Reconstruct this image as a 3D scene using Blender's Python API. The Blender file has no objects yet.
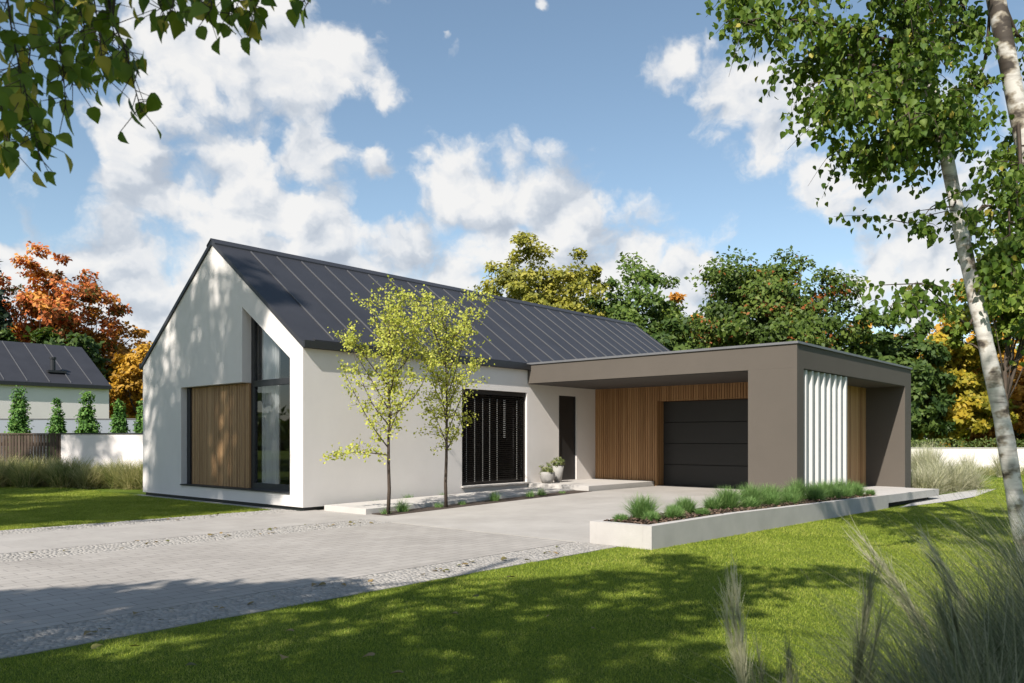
import bpy, bmesh, math, random
import numpy as np
from mathutils import Vector, Matrix
from mathutils.geometry import tessellate_polygon

random.seed(7)
rng = np.random.default_rng(11)
scene = bpy.context.scene
COL = scene.collection

# ------------------------------------------------------------------ camera frame
F = 796.0; CX = 512.0; HY = 439.0; EYE = 1.3
ANG = math.radians(41.328)
FW = np.array([math.cos(ANG), math.sin(ANG), 0.0])
RT = np.array([math.sin(ANG), -math.cos(ANG), 0.0])
CAM = np.array([-8.301, -12.325, EYE])


def at(px, depth, py=None, z=0.0):
    """a world point at this distance in front of the viewpoint"""
    p = CAM + depth * FW + (px - CX) / F * depth * RT
    p[2] = z if py is None else EYE + (HY - py) / F * depth
    return p


def gz(x, y):
    """height of the lawn"""
    x = np.asarray(x, float); y = np.asarray(y, float)
    s = np.clip(x / 13.0, 0, 1) * 0.15
    w = np.clip((-5.0 - y) / 1.2, 0, 1)
    w = np.maximum(w, np.clip((x - 13.8) / 2.0, 0, 1) * np.clip((3 - y) / 6.0, 0, 1))
    return -0.012 - s * w


# ------------------------------------------------------------------ object helpers
def link(name, data, parent=None):
    o = bpy.data.objects.new(name, data)
    COL.objects.link(o)
    if parent is not None:
        o.parent = parent
    return o


def tag(o, label=None, cat=None, group=None, kind=None):
    if label: o['label'] = label
    if cat: o['category'] = cat
    if group: o['group'] = group
    if kind: o['kind'] = kind
    return o


def thing(name, label, cat, loc=(0, 0, 0), group=None, rz=0.0):
    o = link(name, None)
    o.location = loc; o.rotation_euler = (0, 0, rz)
    o.empty_display_size = 0.2
    return tag(o, label, cat, group)


class MB:
    """collects shapes for one mesh object"""
    def __init__(s):
        s.v = []; s.f = []; s.tint = []; s.use_tint = False

    def add(s, vs, fs, tint=0.5):
        b = len(s.v)
        s.v += [tuple(map(float, p)) for p in vs]
        s.f += [tuple(b + i for i in f) for f in fs]
        s.tint += [tint] * len(fs)

    def box(s, x0, x1, y0, y1, z0, z1, tint=0.5):
        s.add([(x0, y0, z0), (x1, y0, z0), (x1, y1, z0), (x0, y1, z0),
               (x0, y0, z1), (x1, y0, z1), (x1, y1, z1), (x0, y1, z1)],
              [(0, 3, 2, 1), (4, 5, 6, 7), (0, 1, 5, 4), (1, 2, 6, 5), (2, 3, 7, 6), (3, 0, 4, 7)], tint)

    def hexa(s, b, t, tint=0.5):
        s.add(list(b) + list(t), [(0, 3, 2, 1), (4, 5, 6, 7), (0, 1, 5, 4), (1, 2, 6, 5), (2, 3, 7, 6), (3, 0, 4, 7)], tint)

    def prism(s, outer, holes, fn, d0, d1, tint=0.5):
        """polygon with holes in 2D, extruded between d0 and d1; fn(a, b, d) gives the 3D point"""
        loops = [outer] + list(holes)
        flat = [p for l in loops for p in l]
        tris = tessellate_polygon([[Vector((p[0], p[1], 0)) for p in l] for l in loops])
        n = len(flat)
        vs = [fn(p[0], p[1], d0) for p in flat] + [fn(p[0], p[1], d1) for p in flat]
        fs = [tuple(t) for t in tris] + [tuple(n + i for i in reversed(t)) for t in tris]
        k = 0
        for l in loops:
            m = len(l)
            for i in range(m):
                a, b = k + i, k + (i + 1) % m
                fs.append((a, b, n + b, n + a))
            k += m
        s.add(vs, fs, tint)

    def tube(s, pts, radii, n=8, caps=True, tint=0.5):
        pts = [np.array(p, float) for p in pts]
        if not hasattr(radii, '__len__'): radii = [radii] * len(pts)
        ref = np.array([0.31, 0.87, 0.13]); vs = []; fs = []
        for i, p in enumerate(pts):
            a = pts[max(i - 1, 0)]; b = pts[min(i + 1, len(pts) - 1)]
            d = b - a; d = d / (np.linalg.norm(d) + 1e-9)
            r0 = ref if abs(d @ ref) < 0.95 else np.array([1.0, 0, 0])
            u = np.cross(d, r0); u /= np.linalg.norm(u); w = np.cross(d, u)
            for k in range(n):
                t = 2 * math.pi * k / n
                vs.append(p + radii[i] * (math.cos(t) * u + math.sin(t) * w))
        for i in range(len(pts) - 1):
            for k in range(n):
                a = i * n + k; b = i * n + (k + 1) % n
                fs.append((a, b, b + n, a + n))
        if caps:
            fs.append(tuple(range(n - 1, -1, -1)))
            e = (len(pts) - 1) * n
            fs.append(tuple(range(e, e + n)))
        s.add(vs, fs, tint)

    def lathe(s, prof, n=24, cx=0, cy=0, tint=0.5):
        vs = []; fs = []
        for r, z in prof:
            for k in range(n):
                t = 2 * math.pi * k / n
                vs.append((cx + r * math.cos(t), cy + r * math.sin(t), z))
        for i in range(len(prof) - 1):
            for k in range(n):
                a = i * n + k; b = i * n + (k + 1) % n
                fs.append((a, b, b + n, a + n))
        s.add(vs, fs, tint)

    def build(s, name, m, parent=None, smooth=False, fix=True, bevel=0.0):
        me = bpy.data.meshes.new(name)
        me.from_pydata(s.v, [], s.f)
        me.update()
        at_ = me.attributes.new('tint', 'FLOAT', 'FACE')
        at_.data.foreach_set('value', np.array(s.tint, np.float32))
        if fix:
            bm = bmesh.new(); bm.from_mesh(me)
            bmesh.ops.recalc_face_normals(bm, faces=bm.faces)
            bm.to_mesh(me); bm.free()
        if smooth:
            me.polygons.foreach_set('use_smooth', [True] * len(me.polygons))
        me.materials.append(m)
        o = link(name, me, parent)
        if bevel:
            b = o.modifiers.new('bevel', 'BEVEL'); b.width = bevel; b.segments = 2; b.limit_method = 'ANGLE'; b.angle_limit = math.radians(40)
        return o


def np_mesh(name, verts, faces, m, parent=None, tint=None, smooth=False):
    """fast mesh from arrays: faces (M, k) all of one size"""
    me = bpy.data.meshes.new(name)
    verts = np.ascontiguousarray(verts, np.float32); faces = np.ascontiguousarray(faces, np.int32)
    M, k = faces.shape
    me.vertices.add(len(verts)); me.vertices.foreach_set('co', verts.ravel())
    me.loops.add(M * k); me.loops.foreach_set('vertex_index', faces.ravel())
    me.polygons.add(M); me.polygons.foreach_set('loop_start', np.arange(0, M * k, k, dtype=np.int32))
    me.update(calc_edges=True)
    if tint is not None:
        a = me.attributes.new('tint', 'FLOAT', 'FACE')
        a.data.foreach_set('value', np.ascontiguousarray(tint, np.float32))
    if smooth:
        me.polygons.foreach_set('use_smooth', np.ones(M, bool))
    me.materials.append(m)
    return link(name, me, parent)


# ------------------------------------------------------------------ materials
def new_mat(name):
    m = bpy.data.materials.new(name); m.use_nodes = True
    nt = m.node_tree; nt.nodes.clear()
    out = nt.nodes.new('ShaderNodeOutputMaterial')
    return m, nt, out


def N(nt, typ, **kw):
    n = nt.nodes.new(typ)
    for k, v in kw.items():
        if k.startswith('i_'):
            n.inputs[k[2:].replace('_', ' ')].default_value = v
        else:
            setattr(n, k, v)
    return n


def ramp(nt, stops, interp='LINEAR'):
    r = nt.nodes.new('ShaderNodeValToRGB'); r.color_ramp.interpolation = interp
    e = r.color_ramp.elements
    while len(e) > 1: e.remove(e[-1])
    e[0].position = stops[0][0]; e[0].color = (*stops[0][1], 1)
    for p, c in stops[1:]:
        x = e.new(p); x.color = (*c, 1)
    return r


def mul(c, k): return tuple(min(1, a * k) for a in c)


def surf(name, col, rough=0.8, var=0.12, scale=3.0, bump=0.0, bscale=60.0, metal=0.0, spec=0.5, streak=None, fine=0.0):
    m, nt, out = new_mat(name)
    tc = N(nt, 'ShaderNodeTexCoord')
    mp = N(nt, 'ShaderNodeMapping')
    if streak: mp.inputs['Scale'].default_value = streak
    nt.links.new(tc.outputs['Object'], mp.inputs[0])
    nz = N(nt, 'ShaderNodeTexNoise'); nz.inputs['Scale'].default_value = scale; nz.inputs['Detail'].default_value = 7; nz.inputs['Roughness'].default_value = .62
    nt.links.new(mp.outputs[0], nz.inputs['Vector'])
    r = ramp(nt, [(0.3, mul(col, 1 - var)), (0.5, col), (0.7, mul(col, 1 + var))])
    nt.links.new(nz.outputs['Fac'], r.inputs[0])
    p = N(nt, 'ShaderNodeBsdfPrincipled')
    p.inputs['Roughness'].default_value = rough; p.inputs['Metallic'].default_value = metal
    p.inputs['Specular IOR Level'].default_value = spec
    nt.links.new(r.outputs[0], p.inputs['Base Color'])
    if bump:
        b2 = N(nt, 'ShaderNodeTexNoise'); b2.inputs['Scale'].default_value = bscale; b2.inputs['Detail'].default_value = 5
        nt.links.new(tc.outputs['Object'], b2.inputs['Vector'])
        bp = N(nt, 'ShaderNodeBump'); bp.inputs['Strength'].default_value = bump; bp.inputs['Distance'].default_value = 0.02
        nt.links.new(b2.outputs['Fac'], bp.inputs['Height']); nt.links.new(bp.outputs[0], p.inputs['Normal'])
    nt.links.new(p.outputs[0], out.inputs[0])
    return m


def wood_mat(name, stops, rough=0.6):
    m, nt, out = new_mat(name)
    a = N(nt, 'ShaderNodeAttribute', attribute_name='tint')
    tc = N(nt, 'ShaderNodeTexCoord'); mp = N(nt, 'ShaderNodeMapping'); mp.inputs['Scale'].default_value = (38, 38, 1.6)
    nt.links.new(tc.outputs['Object'], mp.inputs[0])
    nz = N(nt, 'ShaderNodeTexNoise'); nz.inputs['Scale'].default_value = 1.0; nz.inputs['Detail'].default_value = 6
    nt.links.new(mp.outputs[0], nz.inputs['Vector'])
    mx = N(nt, 'ShaderNodeMath', operation='MULTIPLY_ADD'); mx.inputs[1].default_value = 0.7; 
    nt.links.new(nz.outputs['Fac'], mx.inputs[0])
    ad = N(nt, 'ShaderNodeMath', operation='MULTIPLY_ADD'); ad.inputs[1].default_value = 0.62; ad.inputs[2].default_value = -0.16
    nt.links.new(a.outputs['Fac'], ad.inputs[0]); nt.links.new(ad.outputs[0], mx.inputs[2])
    r = ramp(nt, stops); nt.links.new(mx.outputs[0], r.inputs[0])
    p = N(nt, 'ShaderNodeBsdfPrincipled'); p.inputs['Roughness'].default_value = rough
    nt.links.new(r.outputs[0], p.inputs['Base Color'])
    bp = N(nt, 'ShaderNodeBump'); bp.inputs['Strength'].default_value = .25; bp.inputs['Distance'].default_value = .005
    nt.links.new(nz.outputs['Fac'], bp.inputs['Height']); nt.links.new(bp.outputs[0], p.inputs['Normal'])
    nt.links.new(p.outputs[0], out.inputs[0])
    return m


def leaf_mat(name, stops, trans=0.35, rough=0.55, gloss=0.25, ttint=(1.15, 1.1, 0.45)):
    m, nt, out = new_mat(name)
    a = N(nt, 'ShaderNodeAttribute', attribute_name='tint')
    r = ramp(nt, stops); nt.links.new(a.outputs['Fac'], r.inputs[0])
    p = N(nt, 'ShaderNodeBsdfPrincipled'); p.inputs['Roughness'].default_value = rough; p.inputs['Specular IOR Level'].default_value = gloss
    nt.links.new(r.outputs[0], p.inputs['Base Color'])
    t = N(nt, 'ShaderNodeBsdfTranslucent')
    tm = N(nt, 'ShaderNodeMixRGB', blend_type='MULTIPLY'); tm.inputs[0].default_value = 1; tm.inputs[2].default_value = (*ttint, 1)
    nt.links.new(r.outputs[0], tm.inputs[1]); nt.links.new(tm.outputs[0], t.inputs[0])
    mx = N(nt, 'ShaderNodeMixShader'); mx.inputs[0].default_value = trans
    nt.links.new(p.outputs[0], mx.inputs[1]); nt.links.new(t.outputs[0], mx.inputs[2])
    nt.links.new(mx.outputs[0], out.inputs[0])
    return m


def paver_mat(name, col, bw, bh, mortar=0.012, off=0.5, var=0.14, bump=0.5, dark=0.55):
    m, nt, out = new_mat(name)
    tc = N(nt, 'ShaderNodeTexCoord')
    br = N(nt, 'ShaderNodeTexBrick'); br.offset = off
    br.inputs['Scale'].default_value = 1.0; br.inputs['Brick Width'].default_value = bw; br.inputs['Row Height'].default_value = bh
    br.inputs['Mortar Size'].default_value = mortar / 2; br.inputs['Mortar Smooth'].default_value = 0.3; br.inputs['Bias'].default_value = 0.0
    br.inputs['Color1'].default_value = (*mul(col, 1 - var), 1); br.inputs['Color2'].default_value = (*mul(col, 1 + var), 1)
    br.inputs['Mortar'].default_value = (*mul(col, dark), 1)
    nt.links.new(tc.outputs['Object'], br.inputs['Vector'])
    nz = N(nt, 'ShaderNodeTexNoise'); nz.inputs['Scale'].default_value = 0.9; nz.inputs['Detail'].default_value = 8; nz.inputs['Roughness'].default_value = .7
    nt.links.new(tc.outputs['Object'], nz.inputs['Vector'])
    r = ramp(nt, [(0.3, (.82, .81, .8)), (0.7, (1.1, 1.1, 1.1))]); nt.links.new(nz.outputs['Fac'], r.inputs[0])
    mm = N(nt, 'ShaderNodeMixRGB', blend_type='MULTIPLY'); mm.inputs[0].default_value = 1
    nt.links.new(br.outputs['Color'], mm.inputs[1]); nt.links.new(r.outputs[0], mm.inputs[2])
    p = N(nt, 'ShaderNodeBsdfPrincipled'); p.inputs['Roughness'].default_value = .8
    nt.links.new(mm.outputs[0], p.inputs['Base Color'])
    f2 = N(nt, 'ShaderNodeTexNoise'); f2.inputs['Scale'].default_value = 90; f2.inputs['Detail'].default_value = 3
    nt.links.new(tc.outputs['Object'], f2.inputs['Vector'])
    iv = N(nt, 'ShaderNodeMath', operation='MULTIPLY_ADD'); iv.inputs[1].default_value = -1.0
    nt.links.new(br.outputs['Fac'], iv.inputs[0])
    sc2 = N(nt, 'ShaderNodeMath', operation='MULTIPLY'); sc2.inputs[1].default_value = 0.25
    nt.links.new(f2.outputs['Fac'], sc2.inputs[0]); nt.links.new(sc2.outputs[0], iv.inputs[2])
    bp = N(nt, 'ShaderNodeBump'); bp.inputs['Strength'].default_value = bump; bp.inputs['Distance'].default_value = .008
    nt.links.new(iv.outputs[0], bp.inputs['Height']); nt.links.new(bp.outputs[0], p.inputs['Normal'])
    nt.links.new(p.outputs[0], out.inputs[0])
    return m


def glass_mat(name, tint=(.80, .82, .83), refl=0.07):
    m, nt, out = new_mat(name)
    t = N(nt, 'ShaderNodeBsdfTransparent'); t.inputs[0].default_value = (*tint, 1)
    g = N(nt, 'ShaderNodeBsdfGlossy'); g.inputs['Roughness'].default_value = 0.0; g.inputs[0].default_value = (.9, .92, .95, 1)
    lw = N(nt, 'ShaderNodeLayerWeight'); lw.inputs[0].default_value = .5
    pw_ = N(nt, 'ShaderNodeMath', operation='POWER'); pw_.inputs[1].default_value = 4; nt.links.new(lw.outputs['Facing'], pw_.inputs[0])
    ad = N(nt, 'ShaderNodeMath', operation='MULTIPLY_ADD'); ad.inputs[1].default_value = .85; ad.inputs[2].default_value = refl; ad.use_clamp = True
    nt.links.new(pw_.outputs[0], ad.inputs[0])
    mx = N(nt, 'ShaderNodeMixShader'); nt.links.new(ad.outputs[0], mx.inputs[0])
    nt.links.new(t.outputs[0], mx.inputs[1]); nt.links.new(g.outputs[0], mx.inputs[2])
    nt.links.new(mx.outputs[0], out.inputs[0])
    return m


def birch_bark():
    m, nt, out = new_mat('birch_bark')
    tc = N(nt, 'ShaderNodeTexCoord'); mp = N(nt, 'ShaderNodeMapping'); mp.inputs['Scale'].default_value = (3.2, 3.2, 15)
    nt.links.new(tc.outputs['Object'], mp.inputs[0])
    n1 = N(nt, 'ShaderNodeTexNoise'); n1.inputs['Scale'].default_value = 1.0; n1.inputs['Detail'].default_value = 6
    nt.links.new(mp.outputs[0], n1.inputs['Vector'])
    n2 = N(nt, 'ShaderNodeTexNoise'); n2.inputs['Scale'].default_value = 2.3; n2.inputs['Detail'].default_value = 4; n2.inputs['Roughness'].default_value = .6
    mp2 = N(nt, 'ShaderNodeMapping'); mp2.inputs['Scale'].default_value = (1, 1, 1.5); nt.links.new(tc.outputs['Object'], mp2.inputs[0]); nt.links.new(mp2.outputs[0], n2.inputs['Vector'])
    a = ramp(nt, [(0.27, (.10, .086, .075)), (0.37, (.38, .345, .31)), (0.52, (.56, .525, .48))]); nt.links.new(n1.outputs['Fac'], a.inputs[0])
    b = ramp(nt, [(0.50, (1, 1, 1)), (0.555, (.5, .45, .38)), (0.60, (.10, .08, .065))]); nt.links.new(n2.outputs['Fac'], b.inputs[0])
    mm = N(nt, 'ShaderNodeMixRGB', blend_type='MULTIPLY'); mm.inputs[0].default_value = 1
    nt.links.new(a.outputs[0], mm.inputs[1]); nt.links.new(b.outputs[0], mm.inputs[2])
    p = N(nt, 'ShaderNodeBsdfPrincipled'); p.inputs['Roughness'].default_value = .75
    nt.links.new(mm.outputs[0], p.inputs['Base Color'])
    bp = N(nt, 'ShaderNodeBump'); bp.inputs['Strength'].default_value = .5; bp.inputs['Distance'].default_value = .01
    nt.links.new(n1.outputs['Fac'], bp.inputs['Height']); nt.links.new(bp.outputs[0], p.inputs['Normal'])
    nt.links.new(p.outputs[0], out.inputs[0])
    return m


def ground_mat():
    m, nt, out = new_mat('lawn_soil')
    tc = N(nt, 'ShaderNodeTexCoord')
    n1 = N(nt, 'ShaderNodeTexNoise'); n1.inputs['Scale'].default_value = .45; n1.inputs['Detail'].default_value = 8
    n2 = N(nt, 'ShaderNodeTexNoise'); n2.inputs['Scale'].default_value = 55; n2.inputs['Detail'].default_value = 5; n2.inputs['Roughness'].default_value = .7
    nt.links.new(tc.outputs['Object'], n1.inputs['Vector']); nt.links.new(tc.outputs['Object'], n2.inputs['Vector'])
    a = ramp(nt, [(0.3, (.075, .115, .014)), (0.5, (.11, .16, .020)), (0.7, (.15, .19, .034))]); nt.links.new(n1.outputs['Fac'], a.inputs[0])
    b = ramp(nt, [(0.25, (.45, .45, .4)), (0.6, (1.15, 1.15, 1.1))]); nt.links.new(n2.outputs['Fac'], b.inputs[0])
    mm = N(nt, 'ShaderNodeMixRGB', blend_type='MULTIPLY'); mm.inputs[0].default_value = 1
    nt.links.new(a.outputs[0], mm.inputs[1]); nt.links.new(b.outputs[0], mm.inputs[2])
    p = N(nt, 'ShaderNodeBsdfPrincipled'); p.inputs['Roughness'].default_value = .95; p.inputs['Specular IOR Level'].default_value = .1
    nt.links.new(mm.outputs[0], p.inputs['Base Color'])
    bp = N(nt, 'ShaderNodeBump'); bp.inputs['Strength'].default_value = .9; bp.inputs['Distance'].default_value = .03
    nt.links.new(n2.outputs['Fac'], bp.inputs['Height']); nt.links.new(bp.outputs[0], p.inputs['Normal'])
    nt.links.new(p.outputs[0], out.inputs[0])
    return m


def blade_mat(name, stops, trans=.4):
    """grass blades: hue by blade, with wide soft patches"""
    m, nt, out = new_mat(name)
    a = N(nt, 'ShaderNodeAttribute', attribute_name='tint')
    tc = N(nt, 'ShaderNodeTexCoord'); n1 = N(nt, 'ShaderNodeTexNoise'); n1.inputs['Scale'].default_value = 1.1; n1.inputs['Detail'].default_value = 7; n1.inputs['Roughness'].default_value = .7
    nt.links.new(tc.outputs['Object'], n1.inputs['Vector'])
    s = N(nt, 'ShaderNodeMath', operation='MULTIPLY_ADD'); s.inputs[1].default_value = 1.5; s.inputs[2].default_value = -.75
    nt.links.new(n1.outputs['Fac'], s.inputs[0])
    ad = N(nt, 'ShaderNodeMath', operation='ADD'); nt.links.new(s.outputs[0], ad.inputs[0]); nt.links.new(a.outputs['Fac'], ad.inputs[1])
    r = ramp(nt, stops); nt.links.new(ad.outputs[0], r.inputs[0])
    p = N(nt, 'ShaderNodeBsdfPrincipled'); p.inputs['Roughness'].default_value = .5; p.inputs['Specular IOR Level'].default_value = .25
    t = N(nt, 'ShaderNodeBsdfTranslucent')
    nt.links.new(r.outputs[0], p.inputs['Base Color']); nt.links.new(r.outputs[0], t.inputs[0])
    mx = N(nt, 'ShaderNodeMixShader'); mx.inputs[0].default_value = trans
    nt.links.new(p.outputs[0], mx.inputs[1]); nt.links.new(t.outputs[0], mx.inputs[2])
    nt.links.new(mx.outputs[0], out.inputs[0])
    return m


def curtain_mat():
    m, nt, out = new_mat('sheer_curtain')
    d = N(nt, 'ShaderNodeBsdfDiffuse'); d.inputs[0].default_value = (.85, .84, .82, 1)
    t = N(nt, 'ShaderNodeBsdfTranslucent'); t.inputs[0].default_value = (.7, .7, .68, 1)
    mx = N(nt, 'ShaderNodeMixShader'); mx.inputs[0].default_value = .35
    nt.links.new(d.outputs[0], mx.inputs[1]); nt.links.new(t.outputs[0], mx.inputs[2]); nt.links.new(mx.outputs[0], out.inputs[0])
    return m


M = {}
M['plaster'] = surf('white_render', (.665, .622, .585), .9, .035, 1.3, .12, 140)
M['taupe'] = surf('taupe_render', (.088, .0735, .059), .85, .05, 1.2, .12, 140)
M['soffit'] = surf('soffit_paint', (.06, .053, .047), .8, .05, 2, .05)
M['roof'] = surf('dark_roof_metal', (.034, .034, .039), .5, .12, 1.2, .0, metal=0.0, spec=.32)
M['seam'] = surf('roof_seam_metal', (.085, .085, .09), .5, .08, 2, metal=0.0, spec=.5)
M['darkmetal'] = surf('anthracite_metal', (.022, .022, .024), .45, .1, 4)
M['coping'] = surf('grey_coping_metal', (.13, .13, .135), .45, .08, 3)
M['doorgrey'] = surf('garage_door_metal', (.020, .0185, .0175), .5, .08, 2, .03, 200)
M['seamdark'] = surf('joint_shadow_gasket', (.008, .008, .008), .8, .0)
M['concrete'] = surf('pale_concrete', (.42, .392, .362), .85, .10, 2.2, .15, 90)
M['slab'] = surf('terrace_concrete', (.46, .432, .40), .85, .07, 1.7, .1, 90)
M['whitepanel'] = surf('white_sheet_metal', (.55, .535, .515), .5, .03, 2)
M['wood'] = wood_mat('larch_cladding', [(0.0, (.085, .042, .018)), (.32, (.27, .138, .055)), (.6, (.38, .208, .090)), (1, (.50, .31, .15))])
M['woodgrey'] = wood_mat('weathered_larch', [(0.0, (.085, .048, .024)), (.32, (.26, .145, .064)), (.6, (.36, .215, .10)), (1, (.47, .30, .155))])
M['fencewood'] = wood_mat('brown_fence_wood', [(0.0, (.035, .022, .014)), (.4, (.066, .043, .028)), (.7, (.095, .065, .045)), (1, (.13, .095, .068))], .8)
M['pavers'] = paver_mat('block_pavers', (.335, .308, .278), .30, .15, .010, dark=.55, var=.05, bump=.6)
M['bigslab'] = paver_mat('concrete_slabs', (.365, .34, .31), 2.6, 1.3, .006, var=.03, bump=.2, dark=.75)
M['path'] = paver_mat('path_pavers', (.345, .32, .292), .6, .4, .008, var=.04, bump=.4, dark=.7)
M['setts'] = wood_mat('pale_setts', [(0.0, (.21, .195, .175)), (.5, (.30, .28, .255)), (1, (.385, .36, .33))], .85)
M['chip'] = wood_mat('bark_chips', [(0.0, (.03, .018, .012)), (.5, (.09, .055, .035)), (1, (.2, .13, .09))], .9)
M['whitegravel'] = surf('white_gravel', (.42, .40, .37), .9, .25, 30, .6, 60)
M['soil'] = surf('dark_soil', (.045, .03, .02), .95, .4, 14, .6, 40)
M['terra'] = surf('grey_pot', (.30, .285, .265), .9, .12, 6, .1, 90)
M['bark'] = surf('brown_bark', (.075, .055, .04), .9, .35, 6, .6, 30, streak=(3, 3, .6))
M['twig'] = surf('dark_twig', (.05, .034, .022), .8, .3, 12)
M['birch'] = birch_bark()
M['ground'] = ground_mat()
M['glass'] = glass_mat('window_glass')
M['glassdark'] = glass_mat('dark_glass', (.12, .12, .12), .06)
M['curtain'] = curtain_mat()
M['inwall'] = surf('interior_paint', (.35, .33, .31), .9, .02)
M['blind'] = surf('dark_blind_metal', (.028, .023, .020), .4, .1, 5)
M['blindtape'] = leaf_mat('blind_and_tape', [(0, (.028, .023, .020)), (.9, (.028, .023, .020)), (.95, (.30, .29, .27))], 0.0, .45, .4)
M['nwall'] = surf('neighbour_render', (.78, .715, .68), .9, .03, .6)
M['lawnblade'] = blade_mat('lawn_blades', [(0.0, (0.122, 0.171, 0.020)), (.4, (0.244, 0.310, 0.034)), (.75, (0.366, 0.411, 0.060)), (1.0, (0.516, 0.481, 0.132))])
M['tuft'] = blade_mat('green_tuft', [(0.0, (0.075, 0.163, 0.037)), (.5, (0.156, 0.275, 0.075)), (1.0, (0.275, 0.375, 0.125))], .3)
M['feather'] = blade_mat('pale_feather_grass', [(0.0, (.26, .27, .12)), (.5, (.46, .45, .28)), (1.0, (.62, .58, .42))], .35)
M['reed'] = blade_mat('olive_grass', [(0.0, (0.135, 0.182, 0.052)), (.45, (0.304, 0.329, 0.105)), (.8, (0.540, 0.494, 0.208)), (1.0, (0.776, 0.675, 0.372))], .5)
M['blond'] = blade_mat('blond_grass', [(0.0, (0.211, 0.238, 0.072)), (.5, (0.439, 0.412, 0.172)), (1.0, (0.747, 0.650, 0.358))], .5)
M['sage'] = blade_mat('shade_grass', [(0.0, (.07, .09, .04)), (.45, (.15, .17, .085)), (.75, (.28, .28, .17)), (1.0, (.48, .45, .32))], .35)
G = dict(
    green=[(0, (0.040, 0.077, 0.013)), (.5, (0.084, 0.141, 0.023)), (1, (0.171, 0.227, 0.041))],
    deep=[(0, (0.024, 0.052, 0.012)), (.5, (0.054, 0.095, 0.019)), (1, (0.112, 0.161, 0.034))],
    redtouch=[(0, (0.034, 0.060, 0.009)), (.45, (0.075, 0.120, 0.018)), (.9, (0.144, 0.189, 0.034)), (.994, (0.160, 0.170, 0.034)), (1, (0.278, 0.090, 0.022))],
    olive=[(0, (0.112, 0.124, 0.020)), (.5, (0.254, 0.248, 0.033)), (1, (0.394, 0.353, 0.066))],
    yellow=[(0, (0.155, 0.155, 0.017)), (.5, (0.325, 0.285, 0.028)), (1, (0.520, 0.374, 0.041))],
    gold=[(0, (0.260, 0.143, 0.017)), (.5, (0.471, 0.262, 0.024)), (1, (0.617, 0.371, 0.055))],
    orange=[(0, (0.203, 0.088, 0.015)), (.5, (0.423, 0.185, 0.024)), (1, (0.574, 0.281, 0.045))],
    red=[(0, (0.079, 0.100, 0.019)), (.14, (0.194, 0.092, 0.023)), (.5, (0.456, 0.113, 0.032)), (.8, (0.580, 0.201, 0.049)), (1, (0.632, 0.311, 0.056))],
    lime=[(0, (0.248, 0.294, 0.044)), (.5, (0.419, 0.450, 0.074)), (1, (0.621, 0.590, 0.134))],
    cypress=[(0, (0.043, 0.116, 0.022)), (.5, (0.098, 0.210, 0.040)), (1, (0.195, 0.336, 0.072))],
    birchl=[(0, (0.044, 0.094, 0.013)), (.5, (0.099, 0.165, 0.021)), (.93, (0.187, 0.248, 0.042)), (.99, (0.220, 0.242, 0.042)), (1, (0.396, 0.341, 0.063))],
    limegreen=[(0, (.08, .13, .015)), (.5, (.17, .23, .03)), (1, (.29, .32, .06))],
    hedge=[(0, (0.052, 0.091, 0.019)), (.5, (0.117, 0.156, 0.039)), (1, (0.208, 0.234, 0.072))],
    conifer=[(0, (0.010, 0.022, 0.012)), (.5, (0.022, 0.041, 0.022)), (1, (0.042, 0.066, 0.034))],
    pot=[(0, (0.077, 0.110, 0.033)), (.5, (0.165, 0.198, 0.066)), (1, (0.308, 0.308, 0.132))],
)
for k, v in G.items():
    M['leaf_' + k] = leaf_mat('leaf_' + k, v, .38 if k in ('lime', 'birchl', 'yellow') else .3)

# ------------------------------------------------------------------ foliage helpers
def norm(a): return a / (np.linalg.norm(a, axis=-1, keepdims=True) + 1e-9)


def leaf_arrays(pos, tip, nrm, size, kind='diamond', width=.62):
    """leaf faces at POS pointing along TIP"""
    n = len(pos)
    tip = norm(tip); side = norm(np.cross(tip, nrm)); up = np.cross(side, tip)
    s = size[:, None]
    if kind == 'diamond':
        loc = np.array([(0, 0, 0), (-.5 * width, .5, .10), (0, 1, -.06), (.5 * width, .5, .10)])
        fc = np.array([(0, 3, 2, 1)])
    else:
        loc = np.array([(0, 0, 0), (0, .3, -.04), (0, .62, -.08), (0, 1.0, -.18), (-.24, .02, .03), (-.42, .22, .08), (-.35, .50, .07), (-.14, .80, -.05),
                        (.24, .02, .03), (.42, .22, .08), (.35, .50, .07), (.14, .80, -.05)])
        fc = np.array([(0, 1, 5, 4), (1, 2, 6, 5), (2, 3, 7, 6), (0, 8, 9, 1), (1, 9, 10, 2), (2, 10, 11, 3)])
    k = len(loc)
    V = (pos[:, None, :] + s[:, None] * (loc[None, :, 0:1] * side[:, None, :] + loc[None, :, 1:2] * tip[:, None, :] + loc[None, :, 2:3] * up[:, None, :]))
    Fc = (np.arange(n)[:, None, None] * k + fc[None]).reshape(-1, fc.shape[1])
    return V.reshape(-1, 3), Fc, fc.shape[0]


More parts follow.
